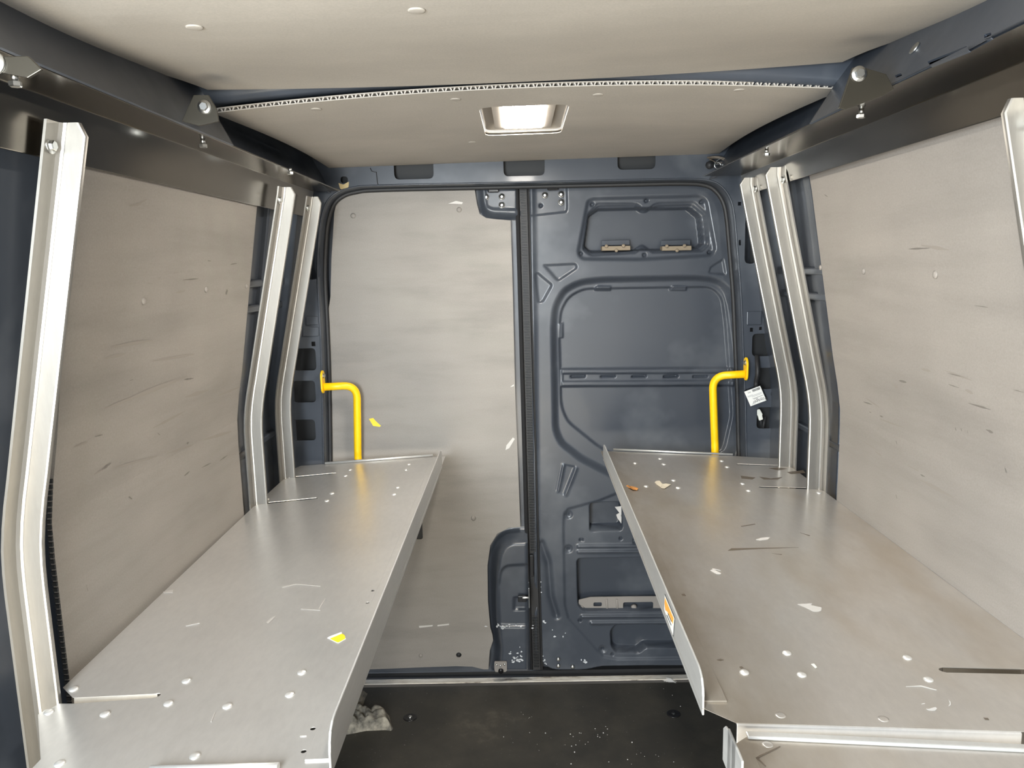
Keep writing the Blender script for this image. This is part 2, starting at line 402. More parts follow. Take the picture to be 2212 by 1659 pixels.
cav = MB(); cav.box((-1.02, YR + 0.07, 0.1), (-0.80, YR + 0.075, 2.02)); cav.box((0.89, YR + 0.07, 0.1), (1.10, YR + 0.075, 2.02)); cav.box((-0.75, YR + 0.045, P2(1100, 390)[1] + 0.004), (0.83, YR + 0.05, 2.12))
cav.build('cavity_shade', 'dark', wr)  # near-black sheets painting the shade behind the pillar and header holes
# header pressings: joint line, edge step, sealant patch, pillar fittings
m_ = MB(); a = [P2(*p) for p in [(800, 363), (803, 370), (813, 372), (815, 392), (817, 400)]]
m_.tube([(u, YR - 0.0005, v) for u, v in a], 0.0016, 6); m_.build('sealed_joint', 'rubber', wr)
m_ = MB(); 
for x in (738, 1517): pass
c = P2(741, 400); m_.plate(rpoly([P2(*p) for p in [(731, 395), (742, 399), (754, 392), (753, 404), (744, 411), (735, 408)]], 0.004), [], lambda u, v, w: (u, YR - 0.0012 + w, v), 0.001); m_.build('sealant_patch', 'putty', wr, label='tan sealant smear under a round hole')
for (x0, y0, x1, y1) in ((1648, 672, 1660, 694), (640, 704, 652, 728)):
    lp = [P2(*p) for p in [(x0, y0 + 4), (x0 + 4, y0), (x1, y0 + 3), (x1, y1 - 5), (x1 - 5, y1), (x0, y1 - 3)]]
    MB().tube([(u, YR - 0.004, v) for u, v in lp] , 0.003, 8, closed=True).build('lashing_loop', 'paint', wr)
m_ = MB()
for (x0, y0, x1, y1) in ((655, 706, 688, 727), (662, 683, 687, 702), (1612, 672, 1645, 702)):
    a, b = P2(x0, y1), P2(x1, y0); m_.box((a[0], YR - 0.006, a[1]), (b[0], YR, b[1]))
m_.build('pillar_pad', 'paint', wr, bevel=0.003)
m_ = MB()
for x0, xx in (((622, 500), (617, 990)), ((1688, 700), (1703, 985))):
    a, b = P2(*x0), P2(*xx); m_.tube([(a[0], YR - 0.002, a[1]), (b[0], YR - 0.002, b[1])], 0.005, 8)
m_.build('pillar_bead', 'paint', wr)

# ------------------------------------------------------------------ rear doors as pressed sheet
YD = 3.05
def D(px, py, Y=YD): q = onY(px, py, Y); return (q[0], q[2])
def DL(pts, r=0.0): return rpoly([D(*p) for p in pts], r, 5) if r else [D(*p) for p in pts]
def sheet(name, x0, x1, z0, z1, feats, step=0.0036):
    nx = int((x1 - x0) / step) + 1; nz = int((z1 - z0) / step) + 1
    X, Z = np.meshgrid(np.linspace(x0, x1, nx), np.linspace(z0, z1, nz)); P = np.stack([X.ravel(), Z.ravel()], 1)
    h = np.zeros(len(P))
    for f in feats: h = f(P, h)
    v = [(p[0], YD - hh, p[1]) for p, hh in zip(P, h)]
    i = np.arange(nx * nz).reshape(nz, nx); q = np.stack([i[:-1, :-1], i[:-1, 1:], i[1:, 1:], i[1:, :-1]], -1).reshape(-1, 4)
    me = bpy.data.meshes.new(name); me.from_pydata(v, [], q.tolist()); me.polygons.foreach_set('use_smooth', [True] * len(q)); me.update()
    me.materials.append(M['paint']); o = bpy.data.objects.new(name, me); COL.objects.link(o); o['kind'] = 'structure'
    return o
def rec(poly, depth, w):          # sunken (depth>0) or raised region, wall width w lying inside the outline
    return lambda P, h: h - depth * sstep(-sdist(P, poly) / w)
def flat(poly, lvl, w):           # set the level inside the outline
    def f(P, h): k = sstep(-sdist(P, poly) / w); return h * (1 - k) + lvl * k
    return f
def bead(line, height, w): return lambda P, h: h + height * np.exp(-(ldist(P, line) / w) ** 2)
dx0, dx1 = D(1146, 900)[0], D(1640, 900)[0]
zt, zb = D(1300, 384)[1], D(1300, 1452)[1]
win_o = DL([(1244, 548), (1266, 432), (1278, 425), (1512, 419), (1530, 430), (1550, 540), (1540, 556), (1383, 565), (1256, 564)], 0.03)
win_1 = DL([(1257, 540), (1269, 460), (1290, 437), (1370, 437), (1382, 440), (1390, 449), (1402, 449), (1411, 440), (1424, 436), (1502, 434), (1528, 458), (1536, 530), (1520, 545), (1410, 548), (1402, 541), (1394, 536), (1384, 541), (1376, 548), (1278, 554)], 0.010)
win_2 = DL([(1259, 536), (1270, 462), (1293, 443), (1374, 442), (1384, 447), (1391, 454), (1402, 454), (1412, 446), (1424, 442), (1498, 440), (1524, 462), (1531, 528), (1516, 541), (1412, 543), (1404, 536), (1394, 530), (1382, 536), (1374, 543), (1277, 549)], 0.010)
win_3 = DL([(1262, 533), (1272, 464), (1294, 449), (1494, 446), (1518, 466), (1525, 526), (1512, 537), (1276, 545)], 0.010)
big_o = DL([(1188, 700), (1192, 660), (1212, 622), (1250, 602), (1300, 596), (1500, 592), (1550, 597), (1580, 618), (1592, 660), (1604, 760), (1612, 900), (1610, 990), (1590, 1020), (1400, 1070), (1350, 1050), (1250, 998), (1205, 962), (1192, 930)], 0.03)
big_i = DL([(1207, 720), (1210, 672), (1228, 640), (1262, 622), (1540, 618), (1566, 640), (1574, 700), (1588, 900), (1570, 980), (1400, 1030), (1290, 968), (1225, 915), (1211, 880)], 0.03)
tri_a = DL([(1170, 571), (1245, 567), (1250, 580), (1207, 609), (1200, 605)], 0.012)
tri_b = DL([(1153, 592), (1160, 585), (1196, 615), (1174, 655), (1160, 656)], 0.012)
tri_c = DL([(1528, 592), (1533, 575), (1564, 556), (1570, 590), (1568, 596), (1545, 594)], 0.010)
chan = DL([(1210, 797), (1592, 794), (1592, 838), (1210, 840)], 0.006)
chan2 = DL([(1215, 808), (1592, 806), (1592, 826), (1215, 828)], 0.006)
frame_line = [D(*p) for p in [(1345, 1056), (1290, 1078), (1222, 1094), (1213, 1106), (1211, 1140), (1214, 1310), (1222, 1340), (1282, 1408), (1300, 1424), (1330, 1430), (1500, 1428)]]
low_poly = DL([(1345, 1058), (1290, 1080), (1226, 1097), (1216, 1108), (1214, 1140), (1217, 1308), (1225, 1338), (1285, 1405), (1302, 1421), (1332, 1427), (1640, 1424), (1640, 1020), (1450, 1030)], 0.0)
sq = DL([(1274, 1088), (1345, 1085), (1345, 1147), (1274, 1150)], 0.014)
bigsq = DL([(1246, 1208), (1560, 1204), (1560, 1322), (1262, 1322), (1248, 1310)], 0.018)
oval = DL([(1318, 1365), (1328, 1352), (1345, 1350), (1560, 1350), (1560, 1402), (1394, 1402), (1382, 1414), (1330, 1412), (1320, 1400)], 0.02)
def circ(px, py, r): c = D(px, py); return [(c[0] + r * math.cos(a), c[1] + r * math.sin(a)) for a in np.linspace(0, 2 * math.pi, 16, endpoint=False)]
feats = [
    bead([D(1148, 395), D(1152, 700), D(1156, 1100), D(1158, 1440)], 0.010, 0.010),
    rec(DL([(1140, 385), (1226, 385), (1228, 448), (1226, 460), (1140, 470)], 0.02), 0.006, 0.010),
    rec(win_o, 0.012, 0.016), rec(win_1, 0.008, 0.006), rec(win_2, 0.010, 0.005), rec(win_3, 0.065, 0.005),
    rec(big_o, 0.030, 0.030), rec(big_i, 0.012, 0.008), rec(tri_a, 0.009, 0.010), rec(tri_b, 0.009, 0.010), rec(tri_c, 0.007, 0.010),
    rec(chan, -0.014, 0.010), rec(chan2, 0.010, 0.006),
    bead([D(1206, 1060), D(1217, 1006)], 0.008, 0.006), bead([D(1222, 1068), D(1244, 1012)], 0.008, 0.006),
    rec(DL([(1199, 1062), (1212, 1001), (1250, 1008), (1224, 1074)], 0.01), 0.003, 0.006),
    rec(low_poly, 0.007, 0.012),
    rec(sq, 0.085, 0.0045), rec(bigsq, 0.085, 0.005), rec(oval, 0.060, 0.007),
    bead([D(1250, 1181), D(1500, 1179)], 0.007, 0.006), bead([D(1250, 1193), D(1500, 1191)], 0.007, 0.006),
    bead([D(1258, 1333), D(1520, 1331)], 0.008, 0.006), bead([D(1278, 1347), D(1520, 1345)], 0.007, 0.007),
    rec(circ(1228, 1113, 0.020), 0.005, 0.008), rec(circ(1228, 1187, 0.020), 0.005, 0.008), rec(circ(1302, 1404, 0.02), 0.004, 0.008),
    bead([D(1170, 1175), D(1184, 1215), D(1190, 1290), D(1202, 1330)], -0.012, 0.012),
    rec(DL([(1140, 1270), (1155, 1255), (1164, 1280), (1165, 1300), (1155, 1325), (1140, 1330)], 0.01), 0.010, 0.010),
]
for sx in (1250, 1316, 1384, 1453, 1518, 1575):
    feats.append(rec(DL([(sx - 17, 814), (sx + 17, 813), (sx + 17, 819), (sx - 17, 820)], 0.004), 0.025, 0.004))
for (sx, sy, r) in ((1280, 441, .005), (1397, 433, .005), (1517, 436, .005), (1255, 548, .005), (1393, 551, .005), (1534, 545, .005), (1227, 1113, .004), (1228, 1187, .003), (1302, 1404, .004), (1323, 1415, .004), (1253, 1342, .004), (1341, 1165, .004), (1168, 444, .004), (1150, 1296, .004)):
    feats.append(rec(circ(sx, sy, r + 0.004), 0.02, 0.005))
feats.append(rec(DL([(1251, 1164), (1261, 1164), (1261, 1171), (1251, 1171)], 0.004), 0.02, 0.004))
feats.append(rec(DL([(1368, 1165), (1374, 1165), (1374, 1176), (1368, 1176)], 0.004), 0.02, 0.004))
for (x0, x1) in ((1285, 1322), (1450, 1488)):
    feats.append(rec(DL([(x0, 622), (x0 + 6, 617), (x1, 618), (x1, 629), (x0, 629)], 0.004), -0.010, 0.005))
feats.append(rec(DL([(1208, 700), (1218, 698), (1218, 732), (1208, 733)], 0.003), -0.010, 0.004))
# rounded outer border, bottom lip cut up towards the middle
border = DL([(1140, 392), (1530, 388), (1572, 402), (1592, 440), (1604, 560), (1614, 700), (1622, 900), (1626, 1436), (1300, 1438), (1262, 1447), (1190, 1446), (1165, 1425), (1156, 1400)], 0.03)
feats.append(lambda P, h: np.where(sdist(P, border) > 0, h - 0.05 * sstep(sdist(P, border) / 0.012), h))
d2 = sheet('door_2', D(1140, 900)[0], D(1650, 900)[0], D(1300, 1452)[1], D(1300, 380)[1], feats)
d2['label'] = 'bare dark blue rear door with pressed recesses'
# left door sheet
latch_o = DL([(1055, 1225), (1060, 1180), (1076, 1152), (1100, 1140), (1160, 1138), (1160, 1450), (1056, 1450), (1064, 1390), (1060, 1356), (1056, 1300)], 0.03)
latch_i = DL([(1072, 1260), (1078, 1220), (1090, 1206), (1120, 1203), (1160, 1203), (1160, 1340), (1072, 1340)], 0.03)
feats1 = [rec(DL([(1030, 395), (1130, 395), (1130, 478), (1060, 474), (1040, 464), (1034, 440)], 0.03), -0.030, 0.030), rec(DL([(1044, 400), (1140, 400), (1140, 458), (1062, 456), (1048, 448)], 0.02), 0.010, 0.012),
          rec(latch_o, -0.072, 0.050), rec(latch_i, 0.012, 0.014),
          rec(DL([(1108, 1276), (1146, 1274), (1146, 1306), (1108, 1306)], 0.006), 0.012, 0.010),
          lambda P, h: h - 0.06 * sstep((P[:, 0] - D(1118, 900)[0]) / 0.01) * (np.abs(P[:, 1] - 1) < 5)]
feats1 = feats1[:-1]
d1 = sheet('door_1', D(680, 900)[0], D(1140, 1200)[0], D(1000, 1450)[1], D(1000, 384)[1], feats1, 0.0045)
d1['label'] = 'dark blue rear door behind the grey lining panel'
# centre rubber between the doors
xa, xb = D(1113, 700)[0], D(1148, 700)[0]
def seam(py, off, Y): q = onY(1127.5 + (py - 400) * 0.0285 + off, py, Y); return q
ys = np.linspace(392, 1447, 40)
secs = []
for py in ys: secs.append([tuple(seam(py, o_, 3.05 - h_)) for o_, h_ in ((-16, -0.01), (-15, 0.018), (-9, 0.026), (-7, 0.02), (-6, 0.006), (10, 0.006), (12, 0.014), (15, 0.012), (16, -0.01))])
MB().loft(secs, False, False).build('centre_seal', 'rubber', d1, label='black rubber seal between the doors')
m_ = MB()
ys = np.linspace(398, 1190, 230)
for py in ys:
    a = seam(py, -4, 3.042); b = seam(py, 8, 3.042); h_ = 0.0020
    m_.box((a[0], 3.034, a[2] - h_ / 2 * 0.6), (b[0], 3.047, a[2] + h_ / 2 * 0.6))
for py in np.linspace(1330, 1440, 34):
    a = seam(py, -4, 3.042); b = seam(py, 8, 3.042); m_.box((a[0], 3.034, a[2] - 0.0006), (b[0], 3.047, a[2] + 0.0006))
m_.build('ribbing', 'seal', d1)
# clip of the seal and latch striker
a, b = D(1145, 1247, 3.02), D(1152, 1200, 3.02)
MB().box((a[0], 3.022, a[1]), (b[0], 3.035, b[1])).build('seal_clip', 'black_plastic', d1, bevel=0.002)
a, b = D(1119, 1297, 2.98), D(1137, 1284, 2.98)
m_ = MB().box((a[0], 2.962, a[1]), (b[0], 2.98, b[1])); m_.build('latch_slot', 'black_plastic', d1, bevel=0.002)
m_ = MB(); q0 = onY(1141, 1264, 2.98); q1 = onY(1146, 1307, 2.98)
m_.box((q0[0], 2.95, q1[2]), (q0[0] + 0.005, 3.02, q0[2])); q = onY(1128, 1289, 2.97); m_.tube([(q[0], 2.96, q[2]), (q0[0] + 0.002, 2.96, q[2])], 0.005, 10)
m_.build('latch_hook', 'zinc', d2, bevel=0.002, label='pale metal latch hook')
# door fittings
def fitting(parent, bolts, plate_px, dark_px, Yf):
    for px, py in bolts:
        q = onY(px, py, Yf); MB().lathe([(0.0125, 0), (0.0125, 0.003), (0.011, 0.004), (0.0075, 0.004), (0.0070, 0.007), (0.003, 0.007)], q, (0, -1, 0), 20).build('bolt', 'zinc', parent, label='pale washer head bolt')
    a, b = onY(plate_px[0], plate_px[3], Yf), onY(plate_px[2], plate_px[1], Yf)
    MB().box((a[0], Yf - 0.03, a[2]), (b[0], Yf, b[2])).build('striker_plate', 'zinc', parent, bevel=0.001)
    a, b = onY(dark_px[0], dark_px[3], Yf), onY(dark_px[2], dark_px[1], Yf)
    MB().box((a[0], Yf - 0.018, a[2]), (b[0], Yf, b[2])).build('striker_block', 'black_plastic', parent, bevel=0.004)
fitting(d1, [(1050, 426), (1084, 425), (1084, 443)], (1044, 401, 1084, 406), (1054, 406, 1078, 417), 3.032)
fitting(d2, [(1177, 422), (1212, 420), (1212, 437)], (1177, 397, 1213, 402), (1182, 402, 1206, 412), 3.05)
for (x0, x1) in ((1299, 1360), (1428, 1491)):       # dusty spring clips in the upper recess
    m_ = MB(); a, b = onY(x0, 542, 3.08), onY(x1, 531, 3.08); m_.box((a[0], 3.055, a[2]), (b[0], 3.105, b[2]))
    for fx, fy in ((0.15, 1), (0.75, 1), (0.5, 0)):
        c = (a[0] + (b[0] - a[0]) * fx, 3.055, a[2] + (b[2] - a[2]) * fy); m_.lathe([(0.007, 0), (0.007, 0.006), (0.004, 0.008)], c, (0, -1, 0), 12)
    m_.build('glazing_clip', 'dust', d2, bevel=0.002, label='dusty tan clip in the upper recess')
    m_ = MB(); a, b = onY(x0, 531, 3.115), onY(x1, 518, 3.115); m_.box((a[0], 3.108, a[2]), (b[0], 3.116, b[2])); m_.build('backing_tab', 'paint', d2, bevel=0.002)
# dusty bracket inside the big lower recess
m_ = MB(); yb = 3.085
hl = [rrect(*(lambda a, b: (a[0], a[1], b[0], b[1]))(D(1282, 1310, yb), D(1300, 1301, yb)), 0.006), rrect(*(lambda a, b: (a[0], a[1], b[0], b[1]))(D(1346, 1316, yb), D(1411, 1300, yb)), 0.008)]
m_.plate(rpoly([D(*p, yb) for p in [(1250, 1296), (1275, 1290), (1560, 1286), (1560, 1322), (1262, 1324), (1250, 1312)]], 0.004), hl, lambda u, v, w: (u, yb + w, v), 0.004)
for px in (1310, 1332): 
    a = onY(px, 1294, yb); b = onY(px + 2, 1322, yb); m_.tube([(a[0], yb, a[2]), (b[0], yb, b[2])], 0.005, 8)
q = onY(1256, 1313, yb - 0.002); m_.lathe([(0.010, 0), (0.010, 0.003), (0.004, 0.006)], q, (0, -1, 0), 16)
q = onY(1369, 1311, yb + 0.01); m_.lathe([(0.014, 0), (0.010, 0.010), (0.005, 0.012)], q, (0, -1, 0), 16)
m_.build('lock_bracket', 'dustgrey', d2, label='dusty grey lock bracket inside the lower recess')
# torn foil in the small square recess
m_ = MB(); pts = [(1328, 1095), (1345, 1093), (1346, 1115), (1341, 1112), (1346, 1136), (1334, 1120), (1331, 1112), (1338, 1108)]
m_.plate([D(*p, 3.08) for p in pts], [], lambda u, v, w: (u, 3.08 + w + 0.02 * (v - 1.0) * 0, v), 0.002); m_.build('foil_flap', 'residue', d2, label='torn pale foil in the square opening')
# chipped paint low on the doors
def chips(parent, Yc, spots, n, name='paint_chip'):
    m_ = MB()
    for (px, py, sx, sy) in spots:
        for k in range(n):
            x = px + random.gauss(0, sx); y = py + random.gauss(0, sy); w = random.uniform(1.0, 3.6); h_ = random.uniform(0.8, 2.4)
            pts = [(x + w * math.cos(a) * random.uniform(.5, 1.2), y + h_ * math.sin(a) * random.uniform(.5, 1.3)) for a in np.linspace(0, 2 * math.pi, 7, endpoint=False)]
            m_.plate([D(*p, Yc) for p in pts], [], lambda u, v, w_: (u, Yc + w_, v), 0.0006)
    m_.build(name, 'chip', parent, label='scattered pale paint chips')
chips(d2, 3.047, [(1178, 1430, 3, 5), (1218, 1356, 22, 20)], 5); chips(d2, 3.048, [(1262, 1430, 6, 3), (1168, 1265, 2, 6), (1166, 1343, 8, 2)], 6)
chips(d1, 2.975, [(1112, 1425, 7, 8), (1100, 1353, 20, 2)], 16); chips(d1, 2.975, [(1082, 1354, 10, 3), (1122, 1420, 4, 8)], 7)
for px, py in ((1206, 1424), (1206, 1438), (1237, 1440)):
    q = onY(px, py, 3.047); MB().lathe([(0.009, 0), (0.009, 0.003), (0.005, 0.006), (0.002, 0.007)], q, (0, -1, 0), 16).build('bolt', 'zinc', d2)
a, b = onY(1068, 1450, 2.97), onY(1096, 1428, 2.97)
m_ = MB(); m_.plate(rpoly([D(1068, 1429, 2.97), D(1095, 1429, 2.97), D(1095, 1448, 2.97), D(1092, 1451, 2.97), D(1070, 1451, 2.97), D(1068, 1446, 2.97)], 0.004), [], lambda u, v, w: (u, 2.968 + w, v), 0.006)
lp = m_.build('lower_catch', 'dustgrey', d1, label='grey lower catch plate with three screws')
for px, py in ((1073, 1436), (1081, 1438), (1090, 1435)):
    MB().lathe([(0.005, 0), (0.004, 0.003), (0.001, 0.004)], onY(px, py, 2.968), (0, -1, 0), 12).build('screw', 'zinc', lp)
a = onY(1082, 1449, 2.966); MB().lathe([(0.011, 0), (0.011, 0.004)], a, (0, -1, 0), 16).build('catch_opening_shade', 'black_plastic', lp)  # solid black disc painting the shade of the opening

# ------------------------------------------------------------------ lining panel of the left door
YP = 3.012
dp = [(722, 460), (728, 432), (744, 420), (775, 415), (900, 411), (1022, 407), (1025, 407), (1030, 440), (1036, 462), (1050, 471), (1075, 474), (1103, 476), (1107, 600), (1113, 850), (1119, 1000), (1124, 1138), (1098, 1140), (1074, 1153), (1059, 1178), (1053, 1222), (1054, 1300), (1059, 1356), (1064, 1372), (1065, 1384), (1058, 1405), (1055, 1446), (1045, 1446), (1020, 1440), (985, 1439), (900, 1442), (800, 1446), (712, 1449), (709, 1100), (706, 960), (704, 880), (705, 760), (708, 690), (710, 668), (714, 640), (716, 560)]
loop = [(lambda q: (q[0], q[2]))(onY(*p, YP)) for p in dp]
def hpx(px, py, r, Y): q = onY(px, py, Y); return [(q[0] + r * math.cos(a), q[2] + r * math.sin(a)) for a in np.linspace(0, 2 * math.pi, 18, endpoint=False)]
sl_ = (lambda a, b: rrect(a[0], a[2], b[0], b[2], 0.010))(onY(893, 1165, YP), onY(911, 1105, YP))
root = thing('door_lining_panel', tuple(onY(900, 1446, YP)), 'scuffed grey lining panel covering the rear door behind the left shelf', 'lining panel')
MB().plate(loop, [hpx(991, 1415, 0.0115, YP), sl_], lambda u, v, w: (u, YP + w, v), 0.006).build('board', 'liner_door', root)
m_ = MB(); 
for px, py in ((991, 1415),): q = onY(px, py, YP + 0.007); m_.lathe([(0.013, 0), (0.013, 0.003)], q, (0, -1, 0), 16)
q = onY(902, 1135, YP + 0.008); m_.box((q[0] - 0.02, YP + 0.0065, q[2] - 0.06), (q[0] + 0.02, YP + 0.009, q[2] + 0.06))
m_.build('cut_out_shade', 'dark', root)  # near-black backing that paints the shade seen through the holes
for px, py, r in ((763, 466, .010), (992, 453, .010), (1023, 1119, .010), (909, 1416, .008)):
    MB().lathe([(r, 0), (r, 0.002), (r * .7, 0.005), (r * .2, 0.0055)], onY(px, py, YP), (0, -1, 0), 18).build('push_rivet', 'liner_door', root)
m_ = MB(); q = [(797, 905), (806, 903), (812, 910), (823, 920), (820, 922), (806, 920)]
m_.plate([(lambda r_: (r_[0], r_[2]))(onY(*p, YP - 0.001)) for p in q], [], lambda u, v, w: (u, YP - 0.0012 + w, v), 0.001); m_.build('sticker', 'stick_y', root, label='torn yellow sticker scrap')
m_ = MB()
for pts in ([(1094, 962), (1108, 945), (1112, 948), (1100, 968), (1092, 972)], [(945, 1350), (970, 1347), (970, 1350), (945, 1353)], [(1102, 836), (1110, 830), (1110, 834)], [(905, 1352), (935, 1350), (934, 1353), (906, 1356)], [(968, 440), (985, 434), (1000, 437), (998, 441), (980, 440)]):
    m_.plate([(lambda r_: (r_[0], r_[2]))(onY(*p, YP)) for p in pts], [], lambda u, v, w: (u, YP - 0.0006 + w, v), 0.0006)
m_.build('scuff_mark', 'residue', root, label='pale scuff marks')

# ------------------------------------------------------------------ side lining panels
def side_panel(side, y0, y1, lab, ztop=1.90, edge_cells=False):
    zs = [0.05, 0.5, 1.0, 1.12, 1.16, 1.19, 1.23, 1.27, 1.31, 1.35, 1.5, 1.7, 1.83, ztop]
    x = wx(0.05); x = mir(x) if side > 0 else x
    r = thing('wall_lining_panel', (x, (y0 + y1) / 2, 0.05), lab, 'lining panel')
    strip(MB(), side, y0, y1, 0.0, zs, 0.009).build('board', 'liner_side', r)
    return r
pl = side_panel(-1, 1.355, 2.300, 'scuffed grey lining panel on the left wall between the uprights')
pr = side_panel(1, 0.55, 2.262, 'scuffed grey lining panel on the right wall beside the wider shelf')
# dark blocks painting the shade of open flutes on the left panel's front edge
m_ = MB()
for k in range(60):
    z = 0.62 + k * 0.011
    x = wx(z) - 0.0045
    m_.box((x - 0.0042, 1.3510, z - 0.0035), (x + 0.0042, 1.3549, z + 0.0035))
m_.build('flute_shade', 'dark', pl, label='shaded openings of the fluted edge, put in as dark blocks')
def wall_pt(px, py, side, lift=0.0008):
    X = wx(1.5); 
    for _ in range(12):
        Xs = mir(X) if side > 0 else X
        r = ray(px, py); q = CAM + r * (Xs / r[0]); X = wx(q[2]) + lift
    return np.array([mir(X) if side > 0 else X, q[1], q[2]])
def dimple(parent, side, px, py, r):
    q = wall_pt(px, py, side, 0.0); MB().lathe([(r, 0), (r * 0.95, 0.002), (r * 0.5, 0.004), (r * .1, 0.0042)], q, (1 if side < 0 else -1, 0, 0), 16).build('push_rivet', 'liner_side', parent)
for px, py, r in ((310, 650, 0.008), (445, 625, 0.008), (532, 618, 0.007)): dimple(pl, -1, px, py, r)
for px, py, r in ((2021, 593, 0.009), (1866, 586, 0.008), (1773, 578, 0.008)): dimple(pr, 1, px, py, r)
def smear(parent, side, name, mt, items):
    m_ = MB()
    for (x0, y0, x1, y1, w) in items:
        n = 7; top = []; bot = []
        for i in range(n):
            t = i / (n - 1); x = x0 + (x1 - x0) * t; y = y0 + (y1 - y0) * t; ww = w * math.sin(math.pi * (0.08 + 0.84 * t)) * random.uniform(0.6, 1.2)
            top.append(wall_pt(x, y - ww / 2, side, 0.0007)); bot.append(wall_pt(x, y + ww / 2, side, 0.0007))
        m_.add(top + bot, [(i, i + 1, n + i + 1, n + i) for i in range(n - 1)])
    m_.build(name, mt, parent)
M['smudge'] = mat('dark_smudge', (0.150, 0.133, 0.116), 0.7)
M['smudge2'] = mat('faint_smudge', (0.245, 0.218, 0.190), 0.7)
smear(pl, -1, 'scuff_mark', 'smudge', [(487, 634, 492, 628, 11), (395, 605, 428, 602, 3), (498, 571, 512, 569, 3), (448, 563, 456, 564, 2), (220, 1015, 240, 1000, 6), (398, 820, 418, 817, 4), (205, 943, 222, 939, 3), (398, 1028, 410, 1018, 4), (475, 995, 492, 983, 3), (436, 1010, 456, 1000, 3), (278, 1073, 286, 1078, 4), (403, 958, 408, 956, 5), (186, 1262, 190, 1278, 3), (340, 935, 346, 940, 2), (280, 822, 288, 820, 2)])
smear(pl, -1, 'scuff_band', 'smudge2', [(228, 774, 270, 764, 9), (225, 884, 405, 812, 10), (280, 445, 306, 440, 7), (400, 858, 450, 843, 10), (330, 925, 400, 888, 6), (440, 950, 500, 932, 8), (205, 1025, 225, 1012, 5), (160, 965, 190, 955, 5), (240, 750, 330, 735, 8), (380, 632, 400, 628, 6), (360, 980, 420, 960, 5), (470, 855, 520, 835, 6), (330, 780, 420, 765, 6), (250, 1010, 340, 985, 6), (300, 440, 318, 430, 5)])
smear(pr, 1, 'scuff_mark', 'smudge', [(1962, 538, 2008, 536, 4), (1942, 822, 1958, 826, 5), (1865, 868, 1884, 874, 3), (1878, 890, 1882, 891, 2), (1900, 898, 1908, 901, 3), (2092, 871, 2140, 885, 4), (2046, 806, 2080, 814, 2), (2063, 924, 2066, 930, 5), (2075, 925, 2078, 931, 5), (2089, 930, 2091, 936, 4), (2130, 928, 2145, 935, 6), (1935, 952, 1938, 960, 4), (2170, 1010, 2174, 1022, 6), (1988, 1025, 1998, 1030, 4), (1935, 1068, 1938, 1078, 4), (1780, 420, 1788, 425, 2), (2048, 830, 2072, 838, 2), (2105, 660, 2135, 664, 2), (2190, 842, 2212, 848, 2)])
smear(pr, 1, 'scuff_band', 'smudge2', [(1990, 797, 2010, 802, 6), (1930, 832, 1940, 838, 6), (2085, 842, 2102, 850, 8), (1960, 1005, 1985, 1018, 4), (1985, 1035, 2060, 1075, 9), (1900, 905, 1955, 925, 4), (1870, 860, 1900, 880, 4), (1990, 530, 2050, 540, 8), (1890, 975, 1905, 985, 5), (2040, 800, 2100, 822, 4), (1850, 945, 1900, 975, 3)])

# ------------------------------------------------------------------ ceiling lining
def rz(x, y):       # rear panel's lower face
    t = np.clip((y - 1.80) / 1.13, 0, 1); return (2.030 - 0.028 * ((x - 0.03) / 0.7) ** 2) * (1 - t) + (2.019 - 0.001 * ((x - 0.03) / 0.7) ** 2) * t + 0.012 * (x - 0.03) 
def fz(x, y):       # front panel sags a little
    t = sstep((1.745 - y) / 0.62); u = (x - 0.02) / 0.69
    return 2.031 + (0.012 * u + 0.012 * u * u) * (1 - t) + (-0.031 + 0.004 * u * u + 0.006 * u) * t
